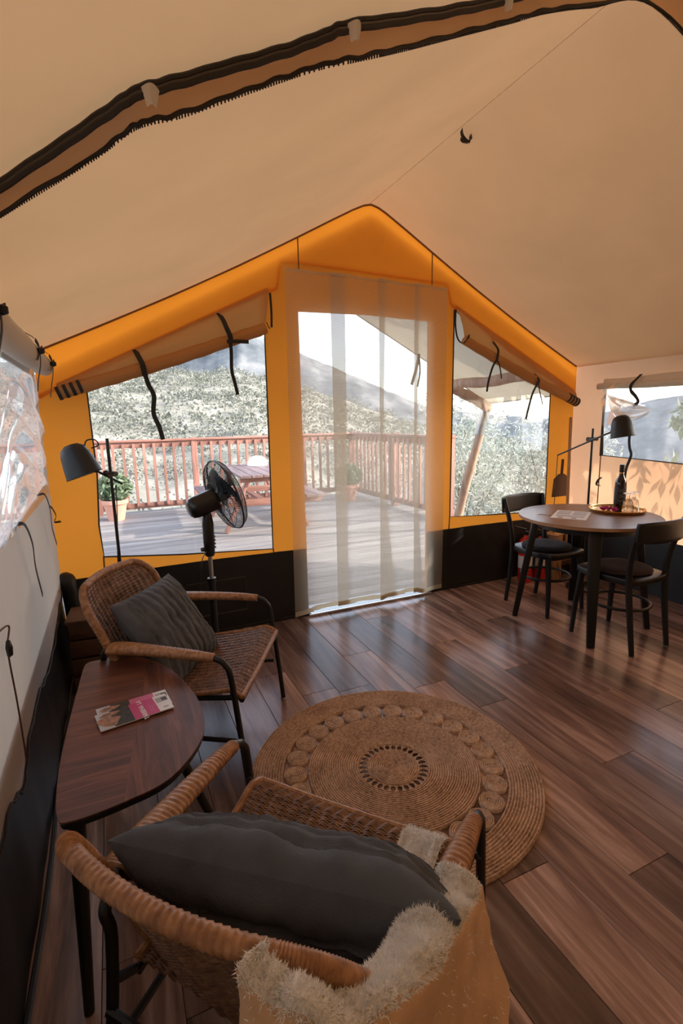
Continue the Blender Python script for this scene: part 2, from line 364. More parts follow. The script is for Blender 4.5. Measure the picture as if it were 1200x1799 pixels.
# ---- front gable wall
winL = [(-.098, 1.645), (.4, 1.905), (.964, 2.165), (.958, 1.3), (.950, .52), (.35, .56), (-.103, .605), (-.112, .8), (-.092, 1.1)]
winR = [(2.437, 2.175), (2.9, 1.90), (3.443, 1.655), (3.45, 1.), (3.454, .545), (2.9, .57), (2.429, .596)]
outer = [(XL, 0), (1.198, 0), (1.198, 2.087), (1.7, 2.095), (2.2, 2.08), (2.195, 0), (XR, 0), (XR, 1.57), (3.667, 1.595), (3.203, 1.755), (2.762, 1.993), (2.433, 2.198), (2.40, 2.22), (2.37, 2.352), (1.08, 2.392), (1.05, 2.225), (1.006, 2.206), (.68, 2.056), (.186, 1.823), (-.248, 1.605), (XL, 1.555)]
wf = struct(MB().sheet([outer, winL, winR], lambda x, z: (x, D, z)).build('wall_front', 'canvas_gable', smooth=False))
# valance flap: the proud band of canvas under the roof
val = [(-.34, 1.535), (-.248, 1.585), (.186, 1.803), (.68, 2.036), (1.006, 2.186), (1.06, 2.21), (1.09, 2.38), (2.36, 2.34), (2.39, 2.20), (2.433, 2.178), (2.762, 1.973), (3.203, 1.735), (3.667, 1.575), (3.725, 1.55)]
top = [(x, roof_z(x)+.006) for x in (3.725, 3.4, 3.0, 2.6, 2.3, 2.0, 1.85, 1.79, XC, 1.68, 1.6, 1.45, 1.2, .8, .4, 0., -.34)]
MB().sheet([val+top], lambda x, z: (x, D-.016, z)).build('valance', 'canvas_valance', wf, smooth=False)
for xs in (1.204, 2.225):
    MB().box((xs, D-.019, (roof_z(xs)+2.33)/2), (.007, .004, roof_z(xs)-2.33)).build('seam_tape', 'seam', wf, smooth=False)
for (xa, za, xb, zb) in ((.953, .52, .953, .49), (2.427, .6, 2.42, .48), (3.452, .55, 3.45, .49), (-.106, .61, -.11, .5)):
    MB().bar((xa, D-.003, za), (xb, D-.003, zb), .009, .004, (0, 1, 0)).build('seam_tape', 'seam', wf, smooth=False)
# gable seam under the roof line
for sgn, xs in ((-1, [XL+.02, 0., .4, .8, 1.2, 1.45, 1.6, 1.68, XC]), (1, [XR-.02, 3.4, 3.0, 2.6, 2.3, 2.0, 1.85, 1.79, XC])):
    MB().tube([(x, D-.02, roof_z(x)-.006) for x in xs], .006, 6).build('roof_seam', 'seam', wf)
# black skirting of pvc on the gable wall
def skirt_front(xa, xb, nm='skirting'):
    def fn(u, v):
        x = lerp(xa, xb, u); z = lerp(0.004, .497+.006*sin(x*3), v)
        return (x, D-.012-.010*abs(fbm(x*5, z*2.5, 3))-.012*(1-v), z)
    return MB().grid(fn, 60, 12).build(nm, 'skirt', wf)
skirt_front(XL+.004, 1.19); skirt_front(2.20, XR-.004)
for xa, xb in ((XL+.01, 1.19), (2.2, XR-.01)):
    MB().box(((xa+xb)/2, D-.03, .012), (xb-xa, .012, .022)).build('floor_batten', 'skirt', wf, bevel=.003)
MB().tube([(.36, D-.03, .13), (.36, D-.03, .36), (.74, D-.03, .36), (.74, D-.03, .13)], .0022, 5, closed=True).build('stitching', 'zip_teeth', wf)
# dark edging round the window openings
def edging(parent, loop, tf, r=.005, mat='zip_tape'): MB().tube([tf(*p) for p in loop], r, 6, closed=True).build('edging', mat, parent)
for i, lp in enumerate((winL, winR)):
    wo_ = struct(MB().sheet([lp], lambda x, z: (x, D+.002, z)).build('window_%d' % (i+1), 'pane', smooth=False))
    edging(wo_, lp, lambda x, z: (x, D-.003, z))

# ---- left wall (cream canvas, crumpled clear window, black skirting)
def lw(y, z): return (XL-.012*sin(pi*(z/ZE))+.01*fbm(y*2, z*2, 5), y, z)
hem = [(3.3, .44), (3.07, .427), (2.85, .385), (2.55, .353), (2.3, .36), (2.1, .395), (1.81, .377), (1.66, .317), (1.55, .36), (1.43, .395), (1.2, .36), (.8, .40), (.2, .36), (YB, .37)]
holeL = [(1.0, 1.03), (1.83, 1.035), (2.5, 1.065), (3.12, 1.09), (3.13, 1.65), (1.0, 1.65)]
wl = struct(MB().sheet([hem+[(YB, ZE+.03), (D, ZE+.03)], holeL], lambda y, z: (XL, y, z)).build('wall_left', 'canvas_side', smooth=False))
hs_ = spl([(XL+.006, y, z) for y, z in hem], 6)
MB().tube([Vector(p)+Vector((.002*sin(i*1.7), 0, .006*sin(i*1.1))) for i, p in enumerate(hs_)], .004, 5).build('hem_zip', 'zip_tape', wl)
def skL(u, v):
    y = lerp(D-.006, YB, u); z = lerp(-.009, .50, v); return (XL-.010+.034*(1-v)**1.5+.022*fbm(y*3.5, z*.7, 9, 3)*(1-v)*min(1, v*4+.2), y, z)
MB().grid(skL, 120, 10, flip=True).build('skirting', 'skirt', wl)
MB().tube([(XL+.035+.006*sin(y*5), y, .012) for y in np.linspace(D-.02, YB+.02, 40)], .008, 6).build('floor_batten', 'skirt', wl)
# corner post of folded skirting
MB().tube(spl([(XL+.05, D-.05, 0), (XL+.052, D-.05, .25), (XL+.04, D-.045, .48), (XL+.015, D-.02, .5)], 6), .045, 14).build('corner_fold', 'skirt', wl)
w3 = MB()
def vin(u, v):
    y = lerp(.95, 3.14, u); z = lerp(1.03, 1.68, v)
    sag = sin(pi*v)**.7; a = fbm(y*1.6, z*1.6, 2, 3); q = z+.16*((y-2.45)/.5)**2*(1 if y < 2.45 else .7)+.05*a
    b = sin(2*pi*q/.17+1.2*a); c = sin(2*pi*q/.071+2*a)
    return (XL+.012+sag*(.016*b+.0045*c+.010*a), y, z)
w3.grid(vin, 150, 60); w3o = struct(w3.build('window_3', 'vinyl', ang=80))
edging(w3o, holeL, lambda y, z: (XL+.004, y, z), .004, 'canvas_white')

# ---- right wall
holeR = [(1.75, 1.01), (2.312, 1.02), (2.968, 1.044), (3.0, 1.62), (1.75, 1.60)]
wr = struct(MB().sheet([[(YB, .40), (D, .42), (D, ZE+.03), (YB, ZE+.03)], holeR], lambda y, z: (XR, y, z)).build('wall_right', 'canvas_side_right', smooth=False))
def skR(u, v):
    y = lerp(D-.006, YB, u); z = lerp(.004, .43, v); return (XR-.006-.014*abs(fbm(y*3.5, z*2, 19))*(1-v)-.024*(1-v), y, lerp(-.008, .43, v))
MB().grid(skR, 100, 8).build('skirting', 'skirt', wr)
MB().box((XR-.004, 2.99, .73), (.004, .008, .62)).build('seam_tape', 'seam', wr, smooth=False)
def vinR(u, v):
    y = lerp(1.74, 2.99, u); z = lerp(1.0+.044*u, 1.62, v); k_ = exp(-((y-2.82)/.16)**2-((z-1.5)/.16)**2)
    return (XR-.008-.07*k_*(1+.5*sin(20*(y+z)))-.006*fbm(y*3, z*4, 1), y, z)
w4 = struct(MB().grid(vinR, 120, 40).build('window_4', 'vinyl_right', ang=80))
edging(w4, holeR, lambda y, z: (XR-.006, y, z), .005)
MB().box((XR-.01, 2.985, 1.31), (.006, .022, .54)).build('zip_strip', 'zip_tape', w4, smooth=False)
# loose corner of clear film folded inwards
def flap(u, v):
    a = lerp(0, 1, u); y = 2.95-.34*a-.05*v*a; z = 1.56-.10*a-.24*v*a*(1.1-a)*2.2-.02
    return (XR-.03-.06*sin(pi*u)*(.4+v)-.03*sin(9*v)*u, y, z)
MB().grid(flap, 30, 20).build('film_fold', 'vinyl', w4, ang=80)

# ---- back wall behind the camera, ceiling
struct(MB().sheet([[(XL, 0), (XR, 0), (XR, ZE), (XC, ZR), (XL, ZE)]], lambda x, z: (x, YB, z)).build('wall_back', 'canvas_back', smooth=False))
def ce(side):
    def fn(u, v):
        x = lerp(XL if side < 0 else XR, XC, u); y = lerp(YB, D, v)
        a = sin(pi*u); bul = .018*sin(2*pi*v*1.5+1)*a
        return (x, y, roof_z(x)+bul*(1 if .0 < v < 1 else 0)*min(1, (D-y)*2, (y-YB)*2))
    return fn
cb = MB(); cb.grid(lambda u, v: ce(-1)(2*u, v) if u <= .5 else ce(1)(2-2*u, v), 120, 48)
ceil = struct(cb.build('ceiling', 'canvas_roof', ang=60))
MB().tube([(XC-.02, y, roof_z(XC)-.008) for y in (YB+.05, .5, 2., D-.03)], .0016, 6).build('ridge_seam', 'seam_light', ceil)

# ---- door sill with aluminium grating
ts = struct(MB().box((1.7, D+.03, .003), (1.02, .17, .012)).build('trim_1', 'black_metal', smooth=False))
for i in range(9): MB().box((1.7, D-.045+i*.019, .011), (1.0, .009, .008)).build('grating_bar', 'aluminium', ts, smooth=False)
MB().box((1.7, D-.058, .009), (1.04, .012, .016)).build('sill_edge', 'aluminium', ts, bevel=.002)

# ---- zip partition strip hanging across the roof
tops = [(XL+.01, 1.36, 1.77), (-.148, 1.245, 1.855), (-.019, 1.146, 1.912), (.061, 1.079, 1.947), (.103, 1.051, 1.966), (.157, 1.05, 1.99), (.26, 1.048, 2.037), (.371, 1.046, 2.088), (.449, 1.035, 2.125), (.494, 1.026, 2.146), (.625, 1.054, 2.209), (.794, 1.09, 2.292), (.944, 1.117, 2.368), (1.081, 1.132, 2.438), (1.35, 1.18, 2.575), (XC-.01, 1.27, 2.775), (2.1, 1.25, 2.58), (2.6, 1.25, 2.33), (3.2, 1.25, 2.03), (XR-.02, 1.25, ZE)]
bots = [(XL+.01, 1.39, 1.725), (-.157, 1.275, 1.813), (.017, 1.176, 1.900), (.083, 1.109, 1.929), (.116, 1.081, 1.937), (.178, 1.08, 1.961), (.287, 1.078, 2.016), (.38, 1.076, 2.062), (.461, 1.065, 2.096), (.546, 1.056, 2.125), (.671, 1.084, 2.189), (.849, 1.12, 2.282), (1.007, 1.147, 2.362), (1.132, 1.162, 2.424), (1.332, 1.2, 2.513), (XC-.01, 1.31, 2.69), (2.1, 1.29, 2.53), (2.6, 1.29, 2.28), (3.2, 1.29, 1.98), (XR-.02, 1.29, ZE-.05)]
T_ = spl(tops, 8); Bt = spl(bots, 8); strip = MB(); n_ = len(T_)
strip.grid(lambda u, v: T_[round(u*(n_-1))].lerp(Bt[round(u*(n_-1))], v)+Vector((0, .012*sin(pi*v), 0)), n_-1, 6)
t2 = struct(strip.build('trim_2', 'canvas_strip'))
def offs(p, i, dy, dz, w_=0): return Vector(p)+Vector((0, dy+.002*sin(i*.9)*w_, dz+.0018*sin(i*1.3)*w_))
for j, dz in enumerate((0, -.007, -.014)):
    MB().tube([offs(p, i, -.004, .004+dz, .5) for i, p in enumerate(T_)], .0052 if j != 1 else .0035, 6).build('zip', 'zip_tape' if j != 1 else 'zip_teeth', t2)
MB().tube([offs(Bt[i], i, .0, 0, 1) for i in range(n_)], .0042, 6).build('zip', 'zip_tape', t2)
tb = MB(); rt = random.Random(5)
for i in range(n_-1):
    a, b = Bt[i], Bt[i+1]; m = max(1, int((b-a).length/.0055))
    for q in range(m): tb.box(a.lerp(b, q/m)+Vector((0, .003, -.004)), (.0028, .003, .006))
tag(tb.build('zip_teeth', 'zip_tape', t2, smooth=False), kind='stuff')
for ix in (.118, .505, .96, 2.3):
    j = min(range(n_), key=lambda q: abs(T_[q].x-ix)); c = T_[j]
    def tabf(u, v): return c+Vector((.0+.030*(u-.5)*(1-.5*v), -.008-.018*sin(pi*u)*(1-.3*v), -.006-.030*v))
    MB().grid(tabf, 10, 6).build('hanging_tab', 'canvas_white', t2)

# ---- ceiling buckle
tk = thing('ceiling_hook', 'small black webbing loop on the tent ridge', 'hook', (1.765, 2.33, roof_z(1.765)-.005))
ribbon(MB(), spl([(-.035, -.02, .0), (-.03, -.025, -.03), (.0, -.02, -.045), (.03, -.01, -.03), (.035, 0, .0)], 6), .03, (0.3, 1, 0)).build('webbing', 'strap', tk)
MB().tube(spl([(-.03, -.03, -.03), (-.05, -.04, -.055), (-.03, -.035, -.06), (.01, -.03, -.05)], 6), .005, 6).build('buckle', 'black_plastic', tk)

# ================================================================== OUTSIDE
SUNSIDE = True
ZD = -.06
dk = struct(MB().box((1.4, 6.15, ZD-.12), (6.4, 5.55, .12)).build('deck', 'soil', smooth=False))
bmesh_ = MB().box((0, 0, 0), (6.4, .134, .035)).mesh('deck_board', smooth=False, bevel=.004, seg=1)
y = 3.46
while y < 8.95:
    o = link('deck_board', bmesh_, 'deck_board', dk); o.location = (1.4, y, ZD-.0175); y += .1405

def railing(name, label, a, b, posts, nb):
    a, b = Vector(a), Vector(b); L = (b-a).length; rz = atan2(b.y-a.y, b.x-a.x)
    t_ = thing(name, label, 'railing', a, rz, 'wooden railings of the deck')
    MB().box((L/2, 0, 1.165), (L+.1, .12, .035)).build('cap_rail', 'redwood_x', t_, bevel=.004)
    MB().box((L/2, -.0, 1.10), (L, .045, .09)).build('top_rail', 'redwood_x', t_, bevel=.004)
    MB().box((L/2, .0, .11), (L, .045, .09)).build('bottom_rail', 'redwood_x', t_, bevel=.004)
    bm_ = MB().box((0, 0, .61), (.042, .036, 1.02)).mesh('baluster', smooth=False, bevel=.003, seg=1)
    for i in range(nb):
        o = link('baluster', bm_, 'redwood', t_); o.location = ((i+.5)*L/nb, -.035, 0)
    pm_ = MB().box((0, 0, .60), (.09, .09, 1.2)).mesh('post', smooth=False, bevel=.004, seg=1)
    for p in posts: o = link('post', pm_, 'redwood', t_); o.location = (p*L, .01, 0)
railing('deck_railing', 'reddish-brown baluster railing along the far edge of the deck', (-1.75, 8.85, ZD), (4.22, 8.85, ZD), (0, .25, .505, .75, 1), 39)
railing('deck_railing', 'reddish-brown baluster railing down the right side of the deck', (4.22, 8.80, ZD), (4.22, 5.75, ZD), (.5, 1), 20)

# picnic table
pt = thing('picnic_table', 'reddish-brown wooden picnic table on the sunny deck', 'table', (1.86, 7.2, ZD), radians(-2.8))
topm = MB().box((0, 0, 0), (.142, 1.75, .036)).mesh('table_board', smooth=False, bevel=.005, seg=1)
for i in range(5): o = link('table_board', topm, 'picnic_wood', pt); o.location = ((i-2)*.149, 0, .742)
for sx in (-1, 1):
    for j in range(2): o = link('bench_board', topm, 'picnic_wood', pt); o.location = (sx*(.57+j*.149), 0, .44)
for sy in (-.72, .62):
    MB().box((0, sy, .70), (.70, .04, .085)).build('cross_beam', 'redwood_x', pt, bevel=.004)
    MB().box((0, sy, .39), (1.52, .04, .09)).build('bench_beam', 'redwood_x', pt, bevel=.004)
    for sx in (-1, 1): MB().bar((sx*.22, sy-.035*sx*0+.04, .72), (sx*.56, sy+.04, 0.01), .04, .10, (0, 1, 0)).build('leg', 'redwood', pt, bevel=.004)
MB().bar((0, -.68, .36), (0, .6, .36), .08, .04).build('brace', 'redwood', pt)
dm = MB().lathe([(.001, .15), (.06, .145), (.12, .11), (.155, .05), (.16, 0.), (.15, -.0)], 28).build('food_cover', 'white_plastic'); dm.location = (2.05, 7.75, ZD+.7605); tag(dm, 'white dome cover on the outdoor picnic table', 'cover')
cp = MB().lathe([(.001, .002), (.035, .0), (.042, .09), (.039, .09), (.033, .008), (.001, .006)], 20).build('cup', 'white_plastic'); cp.location = (2.30, 7.62, ZD+.7605); tag(cp, 'small white cup beside the dome on picnic table', 'cup')

# foliage helpers
def leaves(n, cen, rad, size, asp=.4, up=.3, shell=.5, seed=1, zmin=None):
    g = np.random.default_rng(seed); d = g.normal(size=(n, 3)); d /= np.linalg.norm(d, axis=1)[:, None]
    rr = (shell+(1-shell)*g.random(n)**.5)[:, None]; P = np.array(cen)+d*rr*np.array(rad)
    if zmin is not None: P[:, 2] = np.maximum(P[:, 2], zmin+g.random(n)*.1)
    a = g.normal(size=(n, 3)); a[:, 2] += up; a /= np.linalg.norm(a, axis=1)[:, None]; b = np.cross(a, g.normal(size=(n, 3))); b /= np.linalg.norm(b, axis=1)[:, None]
    s = (size*(.6+.8*g.random(n)))[:, None]
    return P, a*s, b*s*asp
def leaf_mesh(name, sets):
    P = np.concatenate([s[0] for s in sets]); A = np.concatenate([s[1] for s in sets]); B = np.concatenate([s[2] for s in sets]); n = len(P)
    V = np.stack([P-A, P+B, P+A, P-B], 1).reshape(-1, 3); me = bpy.data.meshes.new(name)
    me.vertices.add(4*n); me.vertices.foreach_set('co', V.ravel()); me.loops.add(4*n); me.loops.foreach_set('vertex_index', np.arange(4*n, dtype=np.int32))
    me.polygons.add(n); me.polygons.foreach_set('loop_start', np.arange(0, 4*n, 4, dtype=np.int32)); me.update(calc_edges=True); me.validate(); return me
def shrub(name, label, loc, sets, leaf, stems, group=None, cat='shrub'):
    t_ = thing(name, label, cat, loc, 0, group)
    tag(link('foliage', leaf_mesh('foliage', sets), leaf, t_), kind='stuff')
    for a, b, r in stems: MB().tube(spl([a, tuple((Vector(a)+Vector(b))/2+Vector((.05, .03, 0))), b], 4), [lerp(r, r*.4, i/8) for i in range(9)], 7).build('stem', 'bark', t_)
    return t_

# potted plants
def potplant(name, label, loc, s, seed):
    t_ = thing(name, label, 'plant', loc, 0, 'potted plants on the deck')
    MB().lathe([(.001, 0), (.085*s, 0), (.125*s, .19*s), (.14*s, .19*s), (.142*s, .235*s), (.122*s, .235*s), (.118*s, .20*s)], 28).build('pot', 'terracotta', t_)
    MB().lathe([(.001, .205*s), (.119*s, .2*s)], 20).build('soil', 'soil', t_)
    tag(link('foliage', leaf_mesh('foliage', [leaves(900, (0, 0, .36*s), (.19*s, .19*s, .17*s), .035*s, .4, .8, .2, seed, .2*s)]), 'leaf_green', t_), kind='stuff')
    for q in range(5): MB().cyl((0, 0, .2*s), (.1*s*cos(q*1.3), .1*s*sin(q*1.3), .42*s), .006*s, .003*s, 5).build('stem', 'bark', t_)
potplant('potted_plant', 'terracotta pot with bushy herb at the left of the deck', (-.03, 8.35, ZD), 1.35, 3)
potplant('potted_plant', 'terracotta pot with leafy plant beside the railing corner post', (3.80, 8.15, ZD), 1.25, 4)

# awning: the roof canvas carried on over the deck
def awf(side):
    def fn(u, v):
        x = lerp(XC, XC+side*2.25, u); y = lerp(D+.03, 4.70, v); z = 2.72-.06*v-.505*abs(x-XC)-.05*sin(pi*u)*sin(pi*v)+(.03*(1-u))
        return (x, y, z)
    return fn
aw = thing('awning', 'pale canvas awning stretched on logs over the deck', 'awning', (0, 0, 0))
ab = MB(); ab.grid(awf(1), 24, 14); ab.grid(awf(-1), 24, 14); ab.build('canopy', 'canvas_awning', aw, ang=25)
for sd in (1, -1):
    MB().tube([awf(sd)(1, v) for v in (0, .25, .5, .75, 1)], .008, 6).build('hem', 'canvas_awning', aw)
    MB().tube([awf(sd)(u, 1) for u in (0, .25, .5, .75, 1)], .008, 6).build('hem', 'canvas_awning', aw)
ribbon(MB(), spl([(2.98, 4.62, 2.03), (2.96, 4.63, 1.9), (2.90, 4.63, 1.72)], 5), .035, (1, 0, 0)).build('strap', 'strap', aw)
ribbon(MB(), spl([(2.98, 4.62, 2.03), (3.0, 4.63, 1.85), (2.97, 4.63, 1.70)], 5), .02, (1, 0, 0)).build('strap', 'strap', aw)
def log(name, label, a, b, r, cat='beam', fit=None):
    t_ = thing(name, label, cat, a); v = Vector(b)-Vector(a); P = [v*(i/12) for i in range(13)]
    P = [p+Vector((.012*sin(i*1.1), .012*cos(i*.9), .010*sin(i*.7+1))) for i, p in enumerate(P)]
    MB().tube(P, [r*(1+.06*sin(i*1.9)) for i in range(13)], 14).build('log', 'log', t_)
    if fit: MB().cyl(v*fit[0], v*fit[1], r*1.12, n=16).build('metal_sleeve', 'steel', t_)
    return t_
log('rafter_log', 'peeled log rafter under the front edge of the awning', (3.16, 4.62, 1.83), (3.93, 4.66, 1.47), .055)
log('purlin_log', 'short level log under the middle of the awning', (3.32, 3.45, 1.72), (3.32, 4.52, 1.705), .05)
log('awning_pole', 'slanted peeled log pole holding up the awning corner', (3.95, 4.71, 1.50), (3.95, 5.50, -.75), .052, 'pole', (.02, .14))

# terrain
def itp(x, tab):
    return float(np.interp(x, [a for a, _ in tab], [b for _, b in tab]))
E1 = [(-1.6, .11), (-.2, .10), (.1, .09), (.2, .088), (.27, .078), (.335, .060), (.45, .022), (.59, -.028), (.75, -.05), (.9, -.09), (1.2, -.10), (1.6, -.06)]
E2 = [(-1.6, .16), (.0, .10), (.10, .122), (.15, .14), (.2, .158), (.235, .172), (.27, .16), (.3, .142), (.335, .128), (.46, .075), (.59, .016), (.70, .0), (.81, -.012), (.9, .0), (.96, .018), (1.05, .03), (1.3, .045), (1.6, .06)]
def hill_z(a, r):
    z0 = -1.7; R = 52.; zt = 1.4+R*itp(a, E1); t_ = min(1., (r-9.3)/(R-9.3)); t_ = max(0, t_)
    z = lerp(z0, zt, t_**.9)
    if r > R: z = zt-(r-R)*.35
    return z+.35*t_*fbm(r*.12*sin(a), r*.12*cos(a), 4)+(.4*fbm(r*.3*sin(a), r*.3*cos(a), 8) if r > 14 else 0)
def hf(u, v):
    a = lerp(-.9, 1.75, u); r = 9.3+(v**1.5)*64; return (r*sin(a), r*cos(a), hill_z(a, r))
hillo = struct(MB().grid(hf, 150, 60).build('hillside', 'hill_soil', ang=80))
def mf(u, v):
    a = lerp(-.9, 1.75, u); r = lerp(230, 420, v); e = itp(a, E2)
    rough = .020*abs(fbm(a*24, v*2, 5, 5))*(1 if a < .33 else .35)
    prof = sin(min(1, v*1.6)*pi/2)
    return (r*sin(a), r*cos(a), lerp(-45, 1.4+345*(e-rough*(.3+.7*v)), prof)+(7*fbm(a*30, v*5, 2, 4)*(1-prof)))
struct(MB().grid(mf, 420, 24).build('mountains', 'mountain_rock_hazed', ang=60))
struct(MB().grid(lambda u, v: (lerp(-9000, 9000, u), lerp(-3000, 12000, v), -60), 8, 8).build('sea', 'sea'))
# scrub on the hillside (uncountable)
sets = []; g = np.random.default_rng(21); nb_ = 5200
for i in range(nb_):
    a = g.uniform(-.75, .85); r = 10.5+42*g.random()**.7; s = (.22+.45*g.random()**2)*(1 if r > 16 else .8); z = hill_z(a, r)
    if r < 16 and a > .55: continue
    sets.append(leaves(30 if r > 22 else 70, (r*sin(a), r*cos(a), z+.25*s), (s, s, .75*s), (.10*s+.025) if r > 22 else (.06*s+.015), .7, .2, .55, 100+i))
sc = tag(link('scrub', leaf_mesh('scrub', sets), 'leaf_scrub'), 'grey-green scrub covering the sunny hillside', 'scrub', kind='stuff')
# leafy shrubs beyond the right window
def bigshrub(label, loc, h, rx, n, seed):
    st = []; ss = []; g = np.random.default_rng(seed)
    for q in range(9):
        a = g.uniform(0, 2*pi); rr = rx*g.uniform(.15, .8); zz = h*g.uniform(.35, .9); cc = (rr*cos(a), rr*sin(a), zz)
        ss.append(leaves(n//9, cc, (rx*.5, rx*.5, h*.24), .042, .28, .3, .15, seed*10+q)); st.append(((0, 0, 0), cc, .022))
    shrub('shrub', label, loc, ss, 'leaf_silver', st, 'silvery shrubs beside the tent')
bigshrub('tall silvery shrub behind the leaning log pole', (5.55, 7.4, -1.4), 2.85, 1.0, 7000, 31)
bigshrub('silvery shrub filling the lower right of the right window', (7.6, 6.9, -1.5), 2.6, 1.05, 7000, 32)
bigshrub('silvery shrub low in the left of the right window', (5.25, 5.45, -1.4), 1.85, .65, 5000, 33)
bigshrub('silvery shrub farthest off below the hazy sea', (7.4, 9.6, -1.6), 2.8, 1.2, 6000, 34)
bigshrub('silvery shrub low against the right end of the window', (6.6, 5.2, -1.5), 2.0, .7, 5000, 36)
# unseen tree: leaf shadows on the right wall, crown enlarged to shade the roof
sst = []; g = np.random.default_rng(5)
for q in range(190): sst.append(leaves(150, (g.uniform(-.25, .85), g.uniform(-4.2, 1.15), g.uniform(2.72, 5.7)), (.38, .38, .25), .125, .5, -.3, .1, 400+q))  # tall dense crown added to keep sun off the right roof slope
for q in range(14): sst.append(leaves(6, (g.uniform(-.75, -.45), g.uniform(-.3, .95), g.uniform(1.45, 2.0)), (.05, .12, .10), .075, .30, -3., .1, 160+q))
for q in range(5): sst.append(leaves(60, (g.uniform(-.2, .2), g.uniform(.55, 1.25), g.uniform(1.1, 2.2)), (.16, .16, .2), .07, .4, -.4, .1, 190+q))
shrub('tree', 'leafy tree outside the right wall that throws leaf shadows, enlarged to shade the roof', (4.62, 1.75, -.75), sst, 'leaf_green', [((0, 0, 0), (.1, .6, 2.6), .045), ((0, 0, 0), (.0, -.9, 2.7), .04), ((0, 0, 0), (.0, -2., 2.8), .04), ((0, 0, 0), (.3, -1., 4.6), .07), ((0, 0, 0), (.3, -3., 4.2), .05)], None, 'tree')
gr = struct(MB().grid(lambda u, v: (lerp(-6, 10, u), lerp(-7, 9.6, v), -1.0-.7*max(0, (v-.5)*2)+.08*fbm(u*20, v*20)), 40, 40).build('ground', 'hill_soil', ang=80))

# ================================================================== BLINDS, STRAPS, CURTAIN
def roll_blind(name, label, a, b, r, mat, bands=None, bandend='a', valance=None, edge=None):
    t_ = thing(name, label, 'blind', (0, 0, 0)); a, b = Vector(a), Vector(b); n = 26; L = (b-a).length
    path = [a.lerp(b, i/n)+Vector((0, 0, -.012*sin(pi*i/n)+.002*sin(i*1.7))) for i in range(n+1)]
    rad = [r*(.93+.12*sin(pi*i/n)+.02*sin(i*2.3)) for i in range(n+1)]
    MB().tube(path, rad, 18).build('roll', mat, t_)
    if valance:   # slack canvas between the valance and the roll
        (va, vb), yo = valance; va, vb = Vector(va), Vector(vb)
        def fn(u, v):
            p = va.lerp(vb, u); q = a.lerp(b, u)+Vector((0, 0, .4*r)); c = p.lerp(q, v); return c+Vector(yo)*(sin(pi*v)*.02+.01*fbm(u*9, v*2, 3)*sin(pi*v))
        MB().grid(fn, 40, 8).build('slack_canvas', mat, t_)
    if bands:
        for f0 in bands:
            c = a.lerp(b, f0); d_ = (b-a).normalized(); MB().cyl(c-d_*.009, c+d_*.009, r*1.06, n=18).build('band', 'strap', t_)
    return t_
YR = D-.05
bl1 = roll_blind('rolled_blind', 'rolled canvas blind above the left gable window', (-.235, YR, 1.566), (.955, YR, 1.965), .036, 'canvas_blind', (.0, .03, .06, .09), valance=(((-.248, D-.010, 1.62), (1.0, D-.010, 2.222)), (0, -1, 0)))
bl2 = roll_blind('rolled_blind', 'rolled canvas blind above the right gable window', (2.50, YR, 1.955), (3.70, YR, 1.49), .036, 'canvas_blind', (1.0, .972, .945, .918), valance=(((2.433, D-.010, 2.213), (3.70, D-.010, 1.60)), (0, -1, 0)))
bl3 = roll_blind('rolled_blind', 'thick white rolled blind along the left wall', (XL+.065, YB+.05, 1.70), (XL+.065, 3.13, 1.695), .05, 'canvas_white')
bl4 = roll_blind('rolled_blind', 'cream rolled blind along the right wall', (XR-.04, 3.03, 1.605), (XR-.04, YB+.05, 1.57), .026, 'canvas_white')
MB().grid(lambda u, v: (XR-.012-.015*v, lerp(3.0, YB+.05, u), 1.665-.05*v-.006*sin(u*30)), 60, 4).build('slack_canvas', 'canvas_white', bl4)
def strap(parent, pts, wd, side=(1, 0, 0), n=6): return ribbon(MB(), spl(pts, n), wd, side).build('strap', 'strap', parent)
# left gable blind straps
yf = D-.095
strap(bl1, [(.176, D-.022, 1.815), (.19, D-.06, 1.775), (.205, yf, 1.73), (.212, yf, 1.69), (.215, yf+.01, 1.665)], .03)
strap(bl1, [(.215, yf+.01, 1.675), (.232, yf+.02, 1.61), (.255, yf+.02, 1.55), (.245, yf+.02, 1.45), (.27, yf+.02, 1.37), (.285, yf+.02, 1.295)], .026)
strap(bl1, [(.672, D-.022, 2.045), (.69, D-.06, 2.0), (.70, yf, 1.95), (.72, yf, 1.90), (.722, yf+.01, 1.868)], .03)
strap(bl1, [(.722, yf+.01, 1.878), (.724, yf+.015, 1.80), (.722, yf+.02, 1.70), (.738, yf+.02, 1.62), (.75, yf+.02, 1.555)], .021)
strap(bl1, [(.70, yf+.005, 1.87), (.76, yf+.0, 1.872), (.835, yf+.01, 1.873)], .022, (0, 0, 1))
strap(bl1, [(1.004, D-.024, 2.185), (1.006, D-.03, 2.08), (1.0, D-.04, 1.975)], .014)
strap(bl1, [(1.0, D-.04, 1.975), (.975, D-.07, 1.965), (.955, D-.085, 1.995)], .012, (0, 1, 0))
